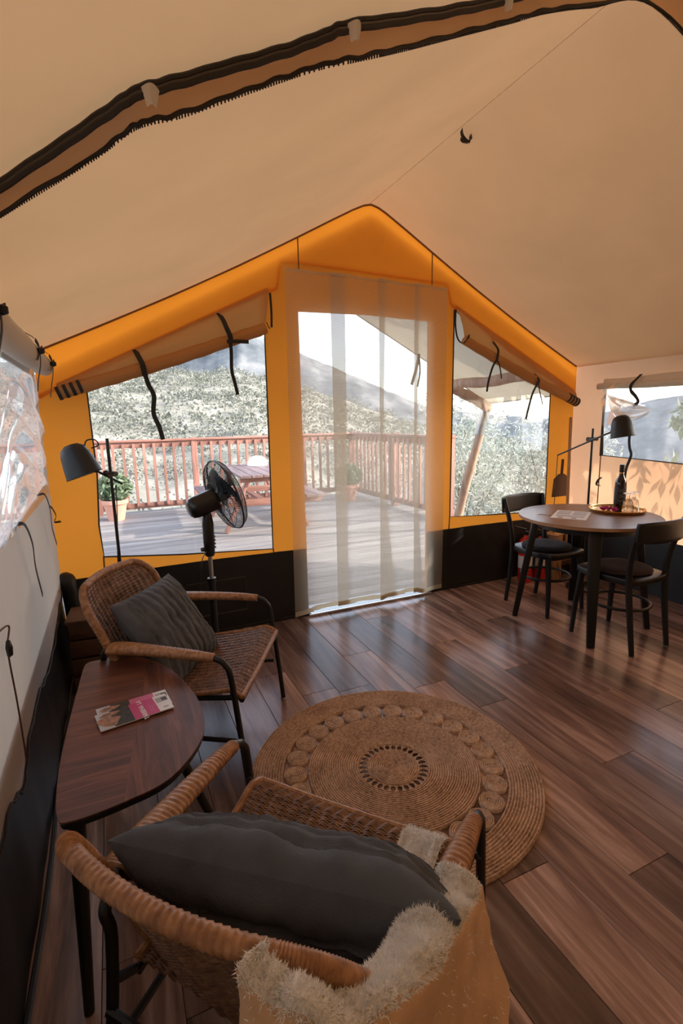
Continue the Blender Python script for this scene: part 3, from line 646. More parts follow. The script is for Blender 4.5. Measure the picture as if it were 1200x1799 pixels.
# right gable blind straps
strap(bl2, [(2.436, D-.022, 2.175), (2.43, D-.03, 2.06), (2.445, D-.04, 1.965), (2.48, D-.06, 1.93), (2.505, D-.085, 1.965), (2.52, D-.08, 1.99)], .014)
strap(bl2, [(2.762, D-.022, 1.985), (2.775, D-.06, 1.94), (2.785, yf, 1.89), (2.782, yf, 1.835), (2.78, yf+.01, 1.80)], .022)
strap(bl2, [(2.78, yf+.01, 1.81), (2.75, yf+.015, 1.76), (2.72, yf+.02, 1.66), (2.705, yf+.02, 1.575)], .018)
strap(bl2, [(2.78, yf+.01, 1.81), (2.81, yf+.015, 1.79), (2.835, yf+.02, 1.73), (2.845, yf+.02, 1.675)], .011)
strap(bl2, [(3.20, D-.022, 1.745), (3.21, D-.06, 1.71), (3.215, yf, 1.67), (3.21, yf, 1.635)], .022)
strap(bl2, [(3.21, yf, 1.65), (3.17, yf+.015, 1.56), (3.14, yf+.02, 1.45), (3.115, yf+.02, 1.355)], .02)
strap(bl2, [(3.21, yf, 1.65), (3.245, yf+.015, 1.58), (3.28, yf+.02, 1.5), (3.29, yf+.02, 1.465)], .010)
# left wall blind straps with bows
def bow(parent, y):
    X = XL+.118
    strap(parent, [(XL+.01, y-.02, 1.79), (XL+.06, y-.015, 1.765), (X-.01, y, 1.735), (X, y+.005, 1.69), (X-.01, y+.01, 1.655)], .022, (0, 1, 0))
    strap(parent, [(X, y, 1.69), (X+.008, y-.06, 1.695), (X-.0, y-.09, 1.72)], .016, (0, 0, 1))
    strap(parent, [(X, y, 1.69), (X+.008, y+.05, 1.71), (X, y+.085, 1.70)], .014, (0, 0, 1))
    MB().lathe([(.001, -.014), (.014, -.008), (.014, .008), (.001, .014)], 10, (X+.006, y, 1.69)).build('knot', 'strap', parent)
    strap(parent, [(X+.002, y, 1.69), (X+.0, y-.005, 1.64), (X-.012, y-.02, 1.58), (X-.02, y-.03, 1.53)], .024, (0, 1, 0))
bow(bl3, 2.42); bow(bl3, 2.92); bow(bl3, 1.6)
def hang(name, label, pts, wd, side): return tag(ribbon(MB(), spl(pts, 6), wd, side).build(name, 'strap'), label, 'strap', 'loose straps on the tent walls')
hang('window_strap', 'loose black strap below left window nearest the camera', [(XL+.006, 2.10, 1.05), (XL+.03, 2.13, 1.04), (XL+.04, 2.17, .96), (XL+.03, 2.24, .85), (XL+.03, 2.32, .71)], .020, (0, 1, .3))
hang('window_strap', 'loose black strap below left window nearest the corner', [(XL+.006, 2.78, 1.07), (XL+.03, 2.80, 1.065), (XL+.04, 2.84, .99), (XL+.03, 2.92, .88), (XL+.03, 3.03, .77)], .018, (0, 1, .3))
hang('window_strap', 'short black strap knotted in the left corner of the tent', [(XL+.01, 3.14, .96), (XL+.02, 3.15, .94), (XL+.03, 3.16, .90), (XL+.02, 3.15, .87), (XL+.05, 3.16, .868)], .02, (0, 1, .3))
cz = thing('zip_cord', 'thin brown pull cord with black toggle hanging on left wall', 'cord', (XL+.012, 1.70, .37))
MB().tube(spl([(.0, -.3, .5), (.0, .02, .44), (0, -.03, .38), (0, -.01, .2), (0, 0, .0)], 6), .0028, 5).build('cord', 'brown_plastic', cz)
MB().lathe([(.001, -.03), (.008, -.024), (.010, 0), (.006, .02), (.001, .026)], 12, (.004, -.03, .39)).build('toggle', 'black_plastic', cz)
# right wall straps
strap(bl4, [(XR-.012, 2.68, 1.675), (XR-.055, 2.685, 1.64), (XR-.075, 2.71, 1.60), (XR-.06, 2.72, 1.555), (XR-.07, 2.67, 1.51), (XR-.06, 2.655, 1.47), (XR-.06, 2.69, 1.44)], .024, (0, 1, 0))
hang('window_strap', 'long black strap hanging over the right wall window', [(XR-.03, 2.705, 1.30), (XR-.035, 2.72, 1.20), (XR-.03, 2.715, 1.12), (XR-.04, 2.69, 1.06), (XR-.03, 2.73, .95), (XR-.03, 2.74, .80)], .022, (0, 1, 0))
hang('window_strap', 'tiny black strap end on the right wall beside lamp', [(XR-.006, 2.965, .86), (XR-.03, 2.975, .84), (XR-.03, 2.99, .80), (XR-.02, 2.96, .79)], .02, (0, 1, 0))

# ---- sheer door curtain, folded panels
cu = thing('door_curtain', 'sheer cream curtain hanging over the open tent doorway', 'curtain', (0, D-.045, 0))
def cx_path(v):
    # v = 0 top .. 1 bottom : list of (x, y) through the z-folds
    w1 = lerp(.09, .075, v); w2 = lerp(.05, .02, min(1, v*1.8)) if v < .55 else lerp(.02, .11, (v-.55)/.45); w3 = lerp(.04, .02, min(1, v*1.8)) if v < .55 else lerp(.02, .075, (v-.55)/.45)
    e = [(lerp(1.10, 1.075, v), 0.), (1.20, -.004), (1.27, -.002)]
    for x0, w_ in ((1.405, w1), (1.76, w2), (2.045, w3)):
        e += [(x0-.06, -.004), (x0+w_, -.012), (x0+w_*.95, -.020), (x0, -.026), (x0+.004, -.034), (x0+w_+.03, -.028), (x0+w_+.10, -.012)]
    e += [(2.25, -.004), (lerp(2.345, 2.325, v), 0.)]
    return e
NS = len(cx_path(0))
def curt(zt, zb, yoff=0.):
    m = MB(); NV = 40; rows = []
    for j in range(NV+1):
        v = j/NV; P = spl([(x, y, 0) for x, y in cx_path(v)], 3); row = []
        for i, p in enumerate(P):
            fx = (p.x-1.08)/1.26; z = lerp(2.338-.03*fx, zb(p.x), v); row.append((p.x, p.y+yoff+.008*sin(3*v+p.x*7)*v-.010*v*(1+sin(p.x*11))*.5, z))
        rows.append(row)
    q = len(rows[0]); m.add([p for r_0 in rows for p in r_0], [(j*q+i, j*q+i+1, (j+1)*q+i+1, (j+1)*q+i) for j in range(NV) for i in range(q-1)])
    return m, rows
def zbot(x): return float(np.interp(x, [1.06, 1.19, 1.22, 1.40, 1.78, 1.80, 2.08, 2.10, 2.35], [.012, .03, .045, .05, .035, .05, .05, .03, .03]))
cm, rows = curt(2.33, zbot); cm.build('cloth', 'sheer', cu, ang=50)
hb = MB()
for band in ((-1, 2),):
    lo = rows[-1]; hi = [tuple(Vector(a)+Vector((0, -.002, .035))) for a in lo]
    lo2 = [tuple(Vector(a)+Vector((0, -.002, .0))) for a in lo]
    q = len(lo); hb.add(lo2+hi, [(i, i+1, q+i+1, q+i) for i in range(q-1)])
hb.build('bottom_hem', 'hem', cu)
tpp = MB(); hi = rows[0]; lo2 = [tuple(Vector(a)+Vector((0, -.002, -.02))) for a in hi]; hi2 = [tuple(Vector(a)+Vector((0, -.002, 0))) for a in hi]; q = len(hi)
tpp.add(lo2+hi2, [(i, i+1, q+i+1, q+i) for i in range(q-1)]); tpp.build('header_tape', 'hem', cu)

# ================================================================== FURNITURE
# ---- round jute rug
RC = (.915, 1.59); RR = .572
rg = thing('rug', 'round natural jute rug with coiled discs on plank floor', 'rug', (RC[0], RC[1], 0))
def coil(r0, r1, pitch, n, h=.011, z=0., wob=.0):
    prof = []; m = max(1, round((r1-r0)/pitch)); p = (r1-r0)/m
    if r0 > .001: prof.append((r0, z+.001))
    for i in range(m):
        a = r0+i*p
        for t_ in (.08, .35, .65, .92): prof.append((max(.0005, a+p*t_), z+h*(.40+.60*sin(pi*t_))))
    prof.append((r1, z+.001)); return MB().lathe(prof, n)
coil(0, RR*.185, .0085, 64, .015).build('centre_coil', 'jute', rg)
coil(RR*.245, RR*.60, .0092, 128, .016).build('middle_ring', 'jute', rg)
coil(RR*.775, RR, .0105, 144, .017).build('outer_ring', 'jute', rg)
lm = MB().tube([(.0115*cos(a)*1.0, .020*sin(a), .005+.002*cos(2*a)) for a in np.linspace(0, 2*pi, 18, endpoint=False)], .0032, 6, closed=True).mesh('loop')
nl = 30
for i in range(nl):
    a = 2*pi*i/nl; o = link('loop', lm, 'jute', rg); o.location = (RR*.215*cos(a), RR*.215*sin(a), .001); o.rotation_euler = (0, 0, a+pi/2+.0); o.scale = (1.05, 1.05, 1)
scm = coil(0, .0485, .0081, 28, .016).mesh('coil_disc')
nc = 25
for i in range(nc):
    a = 2*pi*i/nc+.05; o = link('coil_disc', scm, 'jute_light', rg); o.location = (RR*.688*cos(a), RR*.688*sin(a), .0); o.rotation_euler = (0, 0, a)
    o.scale = (.98, .98*min(1.0, 2*pi*.688*RR/nc/.103), 1)

# ---- rattan armchair
def weave(fn, nw, ns, nu, amp, r):
    """cross strands woven over spokes; fn(u in[-1,1], v) -> (point, normal)"""
    m = MB()
    for j in range(nw):
        v = (j+.5)/nw; pts = []
        for i in range(nu+1):
            u = -1+2*i/nu; p, nn = fn(u, v); pts.append(Vector(p)+Vector(nn)*amp*cos(2*pi*(u+1)/2*ns)*(1 if j % 2 else .55))
        m.tube(pts, r, 5)
    return m
def spokes(fn, ns, r):
    m = MB()
    for i in range(ns+1):
        u = -1+2*i/ns; m.tube([Vector(fn(u*.985, k/12)[0]) for k in range(13)], r, 5)
    return m
def seatf(u, v):
    hw = lerp(.300, .258, v); y = .015-.50*v; z = .405-.055*v-.018*sin(pi*v)-.035*max(0, .1-v)/.1+.008*u*u; return (u*hw, y, z), (0, .1, 1)
RCN = .095
def backw(v):
    W = lerp(.258, .272, min(1, v*1.3)); dz = (v-(1-RCN/.44))*.44
    return W if dz <= 0 else W-RCN+sqrt(max(0, RCN*RCN-dz*dz))
def backf(u, v):
    x = u*backw(v); y = -.490-.130*v-.040*v*v+.055*(x/.27)**2; return (x, y, (.345+.422*v)-.015*v*(x/.27)**2), (0, .96, .26)
def armchair(name, label, loc, rz):
    t_ = thing(name, label, 'chair', loc, rz, 'rattan armchairs')
    for s in (-1, 1):
        front = spl([(s*.325, .03, .0), (s*.325, .012, .20), (s*.323, -.015, .46), (s*.321, -.034, .515), (s*.319, -.066, .538), (s*.315, -.12, .545)], 7)
        lg = MB().tube(front, .0115, 10).build('front_leg', 'black_metal', t_)
        MB().lathe([(.001, 0), (.015, 0), (.015, .006), (.012, .010)], 14, (s*.325, .03, 0)).build('foot_cap', 'chrome_foot', lg)
        rear = spl([(s*.283, -.44, .555), (s*.275, -.50, .55), (s*.268, -.535, .515), (s*.266, -.53, .45), (s*.272, -.55, .25), (s*.285, -.60, .0)], 7)
        MB().tube(rear, .0115, 10).build('rear_leg', 'black_metal', t_)
        pa = spl([(s*.318, -.075, .541), (s*.312, -.16, .549), (s*.300, -.30, .556), (s*.288, -.42, .558), (s*.279, -.49, .552)], 40); m = len(pa)
        wv_ = [lerp(.0175, .041, min(1, i/m*1.2))*(1+.10*((i % 4)/3-.5)) for i in range(m)]; ht = [lerp(.0165, .020, i/m)*(1+.12*((i % 4)/3-.5)) for i in range(m)]
        MB().tube(pa, wv_, 14, flat=ht).build('armrest', 'rattan_wrap', t_, ang=70)
        MB().tube([(s*.324, -.01, .21), (s*.276, -.555, .20)], .009, 8).build('side_bar', 'black_metal', t_)
        MB().tube([(s*.300, .0, .375), (s*.258, -.49, .33)], .010, 8).build('seat_rail', 'black_metal', t_)
        MB().tube([(s*.323, -.018, .40), (s*.298, .0, .378)], .009, 8).build('bracket', 'black_metal', t_)
        MB().tube([(s*.262, -.49, .335), (s*.268, -.54, .36)], .009, 8).build('bracket', 'black_metal', t_)
    MB().tube([(-.30, .012, .365), (.30, .012, .365)], .011, 8).build('front_bar', 'black_metal', t_)
    MB().tube([(-.272, -.55, .30), (.272, -.55, .30)], .010, 8).build('rear_bar', 'black_metal', t_)
    st_ = weave(seatf, 76, 20, 140, .0040, .0038).build('seat', 'rattan', t_); tag(st_, kind='stuff')
    tag(spokes(seatf, 20, .0030).build('seat_spokes', 'rattan', st_), kind='stuff')
    bk = weave(backf, 68, 16, 112, .0040, .0038).build('backrest', 'rattan', t_); tag(bk, kind='stuff')
    tag(spokes(backf, 16, .0030).build('backrest_spokes', 'rattan', bk), kind='stuff')
    vv = [k/8*.72 for k in range(8)]+[.72+.28*sin(k/12*pi/2) for k in range(12)]
    rim = [backf(-1, v)[0] for v in vv]+[backf(-1+2*k/10, 1)[0] for k in range(11)]+[backf(1, v)[0] for v in reversed(vv)]
    rim = spl(rim, 12); MB().tube(rim, [.0155*(1+.12*((i % 4)/3-.5)) for i in range(len(rim))], 10).build('back_rim', 'rattan_wrap', bk, ang=70)
    sr = [seatf(-1, k/10)[0] for k in range(11)]; sr2 = [seatf(1, k/10)[0] for k in range(11)]; sf_ = [seatf(-1+2*k/20, 0)[0] for k in range(21)]
    for nm, P in (('seat_edge', sr), ('seat_edge', sr2), ('seat_edge', sf_)): MB().tube(spl(P, 2), .010, 8).build(nm, 'rattan_wrap', st_)
    return t_
far = armchair('armchair', 'rattan armchair with grey cushion facing right by the fan', (.492, 2.02, 0), atan2(-.49, .871)-pi/2)
nearp = armchair('armchair', 'rattan armchair in the foreground seen from behind with sheepskin', (.488, 1.05, 0), -.86)

def cushion(name, label, mat, M, w_, h_, th, pleats, seed, vert=False, pk=1.):
    m = MB(); N = 150
    for sd in (1, -1):
        def fn(u, v):
            x, y = 2*u-1, 2*v-1; ed = max(0, (1-abs(x)**3.2))**.55*max(0, (1-abs(y)**3.2))**.55
            pin = 1-.07*(1-x*x*0)*(1-abs(x))*abs(y)**2*1.0-.0; X = x*w_/2*(1-.06*(1-y*y)); Y = y*h_/2*(1-.06*(1-x*x))
            pl = 0
            for p in pleats:
                a_, b_ = (x, y) if vert else (y, x); q_ = (a_-p-.014*sin(5*b_+p*9))/.20; pl += (.011*q_ if 0 <= q_ < 1 else 0)-.013*exp(-(q_/.14)**2)
            z = sd*(th/2*ed+pk*pl*min(1, ed*3)+.010*fbm(x*2.4+seed, y*2.4, sd*3., 4)*min(1, ed*2)+.004*fbm(x*9+seed, y*3, sd*2., 3)*min(1, ed*2))
            return M @ Vector((X, Y, z))
        m.grid(fn, N, N, flip=sd < 0)
    o = m.build(name, mat, ang=80); return tag(o, label, 'cushion')
def TRS(loc, xa, ya):
    xa = Vector(xa).normalized(); ya = Vector(ya); ya = (ya-xa*ya.dot(xa)).normalized(); za = xa.cross(ya)
    return Matrix.Translation(loc) @ Matrix((xa, ya, za)).transposed().to_4x4()
bpy.context.view_layer.update()
def local(ch, p): return ch.matrix_world @ Vector(p)
def ldir(ch, p): return ch.matrix_world.to_3x3() @ Vector(p)
pls = [-.8, -.6, -.42, -.2, .02, .25, .45, .62, .8]
cushion('cushion', 'grey pleated cushion leaning in the far rattan armchair', 'cushion_grey', TRS(local(far, (.02, -.375, .525)), ldir(far, (1, -.12, 0)), ldir(far, (.12, -.56, .80))), .43, .42, .16, pls, 3, True, .55)
cushion('cushion', 'charcoal pleated cushion in the foreground armchair', 'cushion_dark', TRS(local(nearp, (.03, -.325, .475)), ldir(nearp, (.54, .07, 0.03)), ldir(nearp, (.1, -.60, .78))), .65, .44, .20, pls, 8)

# sheepskin over the near chair
sk = thing('sheepskin', 'white sheepskin draped over the foreground armchair back and arm', 'throw', local(nearp, (0, 0, 0)), nearp.rotation_euler.z)
cpth = spl([(.16, -.655, .765), (.205, -.665, .755), (.25, -.655, .735), (.28, -.61, .71), (.30, -.53, .675), (.315, -.44, .645), (.325, -.35, .612), (.328, -.27, .59)], 6); nS = len(cpth)
def skf(u, v):
    i = min(nS-1, round(u*(nS-1))); p = cpth[i]; T = (cpth[min(nS-1, i+1)]-cpth[max(0, i-1)]); nx = Vector((T.y, -T.x, 0)).normalized()   # towards outside
    s = (v-.5)*2; w_ = lerp(.024, .042, min(1, max(0, (u-.2)*2.2)))+.010*fbm(u*4, v*3, 2); a = s*pi*.5
    down = max(0, abs(s)-.28)/.72; L = (.30 if s > 0 else .22)*(.55+.45*sin(pi*min(1, .18+u*.75)))
    off = w_*sin(min(1, abs(s)/.28)*pi/2)*(1 if s > 0 else -1)+.03*down*(1 if s < 0 else .6)*(1 if s > 0 else -1)*0
    up = .018*cos(min(1, abs(s)/.28)*pi/2)
    flare = .05*down*down*(1 if s > 0 else -.6)
    return p+nx*(off+flare+.012*fbm(u*7, v*5, 9)*down)+Vector((0, 0, up-L*down+.02*fbm(u*6, s*2, 4)))
skb = MB(); skb.grid(skf, nS-1, 36)
sko = skb.build('hide', 'hide', sk, ang=80); sko.data.materials.append(MATS['fleece'])
for k_, pg in enumerate(sko.data.polygons): pg.material_index = 1 if (k_//(nS-1))/36 < .58 else 0
def seatpatch(u, v):
    x = lerp(.14, .235, u); y = lerp(.005, -.30, v); p, _ = seatf(x/.29, min(1, max(0, (.015-y)/.5))); return Vector(p)+Vector((0, 0, .018+.012*fbm(u*4, v*4, 1)))
spb = MB(); spb.grid(seatpatch, 10, 14); spb.build('seat_flap', 'fleece', sk, ang=80)
def fur(mb, n, ln, seed, wt=None):
    g = np.random.default_rng(seed); V = np.array(mb.v); F = np.array(mb.f); a, b, c, d_ = V[F[:, 0]], V[F[:, 1]], V[F[:, 2]], V[F[:, 3]]
    N = np.cross(b-a, d_-a); ar = np.linalg.norm(N, axis=1)+1e-12; N = N/ar[:, None]; pr = ar*(wt if wt is not None else 1); pr = pr/pr.sum()
    k_ = g.choice(len(F), n, p=pr); u, v = g.random((n, 1)), g.random((n, 1)); P = (a[k_]*(1-u)+b[k_]*u)*(1-v)+(d_[k_]*(1-u)+c[k_]*u)*v
    sg = np.where(g.random((n, 1)) < .5, -1, 1)
    dv = N[k_]*.75*sg+g.normal(size=(n, 3))*.5; dv /= np.linalg.norm(dv, axis=1)[:, None]; sd = np.cross(dv, g.normal(size=(n, 3))); sd /= np.linalg.norm(sd, axis=1)[:, None]
    L = ln*(.5+.8*g.random((n, 1))); w_ = .0009
    Vv = np.stack([P-sd*w_, P+sd*w_, P+dv*L], 1).reshape(-1, 3); out = MB(); out.v = [tuple(x) for x in Vv]; out.f = [(3*i, 3*i+1, 3*i+2) for i in range(n)]
    return out
wt = np.array([1. if (k_//(nS-1))/36 < .60 else .006 for k_ in range(len(skb.f))])
tag(fur(skb, 90000, .0075, 1, wt).build('fleece', 'fleece', sk, smooth=False), kind='stuff')
tag(fur(spb, 12000, .010, 2).build('fleece', 'fleece', sk, smooth=False), kind='stuff')

# ---- side table with rounded triangular walnut top
bt = thing('side_table', 'walnut side table with rounded triangular top and black legs', 'table', (0, 0, 0), 0)
cor = [(-.152, 2.055), (-.02, 2.045), (.10, 1.90), (.168, 1.68), (.182, 1.50), (.155, 1.37), (.06, 1.245), (-.05, 1.205), (-.165, 1.192), (-.198, 1.225), (-.208, 1.40), (-.20, 1.62), (-.185, 1.85), (-.172, 2.02)]
cs = spl([(x, y, 0) for x, y in cor+cor[:1]], 8)[:-1]; poly = [(p.x, p.y) for p in cs]
cxy = (sum(p[0] for p in poly)/len(poly), sum(p[1] for p in poly)/len(poly)); bt.location = (cxy[0], cxy[1], 0)
poly = [(x-cxy[0], y-cxy[1]) for x, y in poly]
area = sum(poly[i][0]*poly[(i+1) % len(poly)][1]-poly[(i+1) % len(poly)][0]*poly[i][1] for i in range(len(poly)))
if area < 0: poly.reverse()
ZT = .50
MB().prism([(x*.985, y*.99) for x, y in poly], ZT-.024, ZT-.004).build('under_edge', 'black_satin', bt, bevel=.004)
# the veneer: straight-grained field and a band with turned grain along the rounded side
def clip_poly(pl, nx, ny, c):   # keep nx*x+ny*y <= c
    out = []
    for i in range(len(pl)):
        a, b = pl[i], pl[(i+1) % len(pl)]; da, db = nx*a[0]+ny*a[1]-c, nx*b[0]+ny*b[1]-c
        if da <= 0: out.append(a)
        if da*db < 0: t_ = da/(da-db); out.append((a[0]+(b[0]-a[0])*t_, a[1]+(b[1]-a[1])*t_))
    return out
CB = .045
MB().prism(clip_poly(poly, 1, -.13, CB), ZT-.004, ZT).build('veneer', 'walnut', bt, smooth=False)
lf = MB().prism(clip_poly(poly, -1, .13, -CB), ZT-.004, ZT).build('veneer_band', 'walnut_edge', bt, smooth=False)
for a, b in (((.10, .02), (.215-cxy[0]*1, 1.56-cxy[1])), ((-.115, -.33), (-.178-cxy[0], 1.16-cxy[1])), ((-.10, .33), (-.19-cxy[0], 2.02-cxy[1]))):
    MB().tube([(a[0], a[1], ZT-.02), (b[0], b[1], 0)], [.021, .012], 12).build('leg', 'black_satin', bt)

# brochures
def brochure(name, label, loc, rz, z, full):
    t_ = thing(name, label, 'brochure', (loc[0], loc[1], z), rz); L, Wd = .215, .100
    # slightly curled cover, folded twice
    def cv(x): return .001+.0035*(abs(x)/.5)**2*(.6 if full else 1)
    MB().box((0, 0, .0016), (L, Wd, .0028)).build('pages', 'paper', t_, smooth=False)
    def strip_(nm, x0, x1, y0, y1, mat, zz):
        return MB().box(((x0+x1)/2, (y0+y1)/2, zz), (x1-x0, y1-y0, .0003)).build(nm, mat, t_, smooth=False)
    h = Wd/2; b = -L/2
    strip_('cover_photo', b, b+0.0412, -h, h, 'print_sky', .0032)
    strip_('cover_photo', b+0.0412, b+0.0983, -h, h, 'print_dark', .0032)
    strip_('cover_panel', b+0.0983, b+0.1729, -h, h, 'print_magenta' if full else 'print_pink', .0032)
    strip_('cover_panel', b+0.1729, b+L, -h, h, 'print_white', .0032)
    strip_('cover_photo', b+0.1773, b+L-.003, .005, .035, 'print_grey', .0036)
    strip_('cover_photo', b+0.1948, b+L-.003, .010, .030, 'print_dark', .0039)
    blob = [(b+0.0307+.03*cos(a)*(1+.25*sin(3*a)), -.012+.032*sin(a)*(1+.2*cos(2*a+1))) for a in np.linspace(0, 2*pi, 24, endpoint=False)]
    MB().prism([(x, y) for x, y in blob], .0034, .0037).build('cover_picture', 'print_skin', t_, smooth=False)
    blob = [(b+0.0395+.028*cos(a)*(1+.2*sin(4*a)), .03+.012*sin(a)) for a in np.linspace(0, 2*pi, 20, endpoint=False)]
    MB().prism(blob, .0034, .0037).build('cover_picture', 'print_skin', t_, smooth=False)
    if full:
        strip_('cover_mark', b+0.0088, b+0.0140, .006, .012, 'red', .0036)
        def txt(s_, x, y, size, rot, mat, ext=.0001, bold=0.):
            cu_ = bpy.data.curves.new('lettering', 'FONT'); cu_.body = s_; cu_.size = size; cu_.extrude = ext; cu_.offset = bold; cu_.align_x = 'CENTER'; cu_.align_y = 'CENTER'
            o = bpy.data.objects.new('tmp', cu_); COL.objects.link(o); dg = bpy.context.evaluated_depsgraph_get(); me = bpy.data.meshes.new_from_object(o.evaluated_get(dg)); bpy.data.objects.remove(o)
            ob = link('lettering', me, mat, t_); ob.location = (x, y, .0037); ob.rotation_euler = (0, 0, rot); return ob
        txt('TÀRBENA  LA', b+0.1299, -.006, .020, pi/2, 'print_white', bold=.0004)
        for q in range(2): strip_('text_line', b+0.1509+q*.007, b+0.1527+q*.007, -.035, .012-q*.012, 'print_pink', .0036)
        strip_('text_line', b+0.1878, b+0.2036, -.035, -.027, 'print_grey', .0036)
    return t_
BR = radians(11)
brochure('brochure', 'lower travel brochure peeking out behind on walnut table', (-.012, 1.638), BR+radians(-3), ZT, False)
brochure('brochure', 'magenta travel brochure lettered in white on walnut table', (-.012, 1.598), BR, ZT+.0045, True)

# ---- dining table
TZ = .74
dt = thing('dining_table', 'round dining table with brown top and black splayed legs', 'table', (2.80, 2.31, 0))
MB().lathe([(.0, TZ), (.428, TZ), (.430, TZ-.003)], 72).build('table_top', 'table_veneer', dt)
MB().lathe([(.430, TZ-.003), (.430, TZ-.018), (.425, TZ-.022), (.38, TZ-.024), (.0, TZ-.024)], 72).build('edge_band', 'beech_edge', dt)
feet = [(2.522, 2.001), (2.487, 2.60), (3.085, 2.04), (3.07, 2.63)]
for fx, fy in feet:
    d_ = Vector((fx-2.80, fy-2.31, 0)); tp_ = d_*.72; rad_ = d_.normalized(); tn = Vector((-rad_.y, rad_.x, 0))
    def cross(c, a, b, z): return [c+rad_*sx*a/2+tn*sy*b/2+Vector((0, 0, z)) for sx, sy in ((-1, -1), (1, -1), (1, 1), (-1, 1))]
    m = MB(); m.add(cross(d_, .036, .046, 0)+cross(tp_*1.02, .046, .078, TZ-.025), [(3, 2, 1, 0), (4, 5, 6, 7), (0, 1, 5, 4), (1, 2, 6, 5), (2, 3, 7, 6), (3, 0, 4, 7)]); m.build('leg', 'black_satin', dt, bevel=.008)
MB().lathe([(.30, TZ-.075), (.315, TZ-.075), (.315, TZ-.025), (.30, TZ-.025)], 48).build('apron', 'black_satin', dt)

# ---- bentwood dining chairs
def dchair(name, label, loc, rz):
    t_ = thing(name, label, 'chair', loc, rz, 'black dining chairs')
    pr = [(-.172, .17), (-.155, .205), (-.08, .218), (0, .22), (.08, .218), (.155, .205), (.172, .17), (.188, .06), (.180, -.08), (.158, -.16), (.10, -.185), (0, -.19), (-.10, -.185), (-.158, -.16), (-.180, -.08), (-.188, .06)]
    pr = [(p.x, p.y) for p in spl([(x, y, 0) for x, y in pr+pr[:1]], 5)[:-1]]
    ar = sum(pr[i][0]*pr[(i+1) % len(pr)][1]-pr[(i+1) % len(pr)][0]*pr[i][1] for i in range(len(pr)))
    if ar < 0: pr.reverse()
    MB().prism(pr, .41, .45).build('seat', 'black_satin', t_, bevel=.008)
    for s in (-1, 1):
        lf_ = MB().tube([(s*.155, .165, .42), (s*.168, .19, .2), (s*.176, .20, 0.004)], [.019, .017, .0135], 10).build('leg', 'black_satin', t_)
        lr_ = MB().tube(spl([(s*.158, -.205, .004), (s*.158, -.175, .22), (s*.163, -.155, .43), (s*.175, -.165, .58), (s*.196, -.215, .79)], 6), [lerp(.0145, .018, sin(pi*i/24)) for i in range(25)], 10).build('leg', 'black_satin', t_)
        for yy, xx, lp_ in ((.20, .176, lf_), (-.205, .158, lr_)): MB().lathe([(.001, 0), (.012, 0), (.012, .004)], 12, (s*xx, yy, 0)).build('glide', 'chrome_foot', lp_)
    def bf(u, v, o=0.):
        x = (u-.5)*.43; e = abs(2*u-1); z = lerp(.675+.012*e**4, .805-.010*e**4, v); return (x, -.205-.05*(1-e*e)-.10*(z-.7)-o, z)
    m = MB(); m.grid(lambda u, v: bf(u, v), 24, 5); m.grid(lambda u, v: bf(u, v, .016), 24, 5, flip=True)
    q = 25*6
    for i in range(24): m.f += [(i, q+i, q+i+1, i+1), (5*25+i, 5*25+i+1, q+5*25+i+1, q+5*25+i)]
    for j in range(5): m.f += [(j*25, (j+1)*25, q+(j+1)*25, q+j*25), (j*25+24, q+j*25+24, q+(j+1)*25+24, (j+1)*25+24)]
    m.build('backrest', 'black_satin', t_, bevel=.004)
    MB().tube([(.168*cos(a), .012+.172*sin(a), .245) for a in np.linspace(0, 2*pi, 48, endpoint=False)], .0095, 10, closed=True).build('ring', 'black_satin', t_)
    return t_
ch1 = dchair('dining_chair', 'black bentwood chair behind the table near right window', (2.80, 2.655, 0), radians(183))
ch2 = dchair('dining_chair', 'black bentwood chair in front of the table, back towards camera', (2.785, 2.020, 0), radians(1))
def pad(label, loc, mat):
    o = MB().lathe([(.0, .026), (.10, .030), (.15, .027), (.168, .018), (.172, .010), (.166, .003), (.13, 0), (0, 0)], 40).build('seat_cushion', mat); o.location = loc; return tag(o, label, 'cushion', 'round seat cushions')
pad('round dark grey pad on the chair near the window', (2.80, 2.64, .45), 'seat_felt'); pad('round dark brown pad on the chair turned away', (2.785, 2.035, .45), 'seat_felt_brown')

# ---- things on the dining table
tr = thing('tray', 'round golden metal tray on the dining table', 'tray', (3.067, 2.306, TZ))
MB().lathe([(.0, .003), (.150, .003), (.158, .006), (.166, .020), (.172, .022), (.173, .020), (.166, .004), (.158, .0), (0, 0)], 64).build('dish', 'gold', tr)
TT = TZ+.0035
wb = thing('wine_bottle', 'dark red wine bottle standing on the golden tray', 'bottle', (3.138, 2.345, TT))
MB().lathe([(.0, 0), (.034, 0), (.036, .004), (.036, .17), (.033, .195), (.020, .222), (.0145, .24), (.014, .30), (.0, .30)], 28).build('glass', 'bottle_glass', wb)
MB().lathe([(.0145, .245), (.0155, .25), (.0158, .302), (.012, .304), (0, .304)], 20).build('capsule', 'capsule', wb)
MB().lathe([(.0158, .243), (.0163, .244), (.0163, .249), (.0158, .25)], 20).build('gold_band', 'gold', wb)
MB().lathe([(.0364, .04), (.0366, .042), (.0366, .148), (.0364, .15)], 28).build('paper_label', 'bottle_label', wb)
for q, (a0, zc, ln) in enumerate(((-2.25, .135, .018), (-2.2, .125, .026), (-2.3, .10, .016), (-2.25, .088, .022), (-2.2, .06, .03))):
    MB().tube([(.0372*cos(a0+k_), .0372*sin(a0+k_), zc+.004*sin(k_*9)) for k_ in np.linspace(-ln*16, ln*16, 8)], .0009, 4).build('label_print', 'label_line', wb)
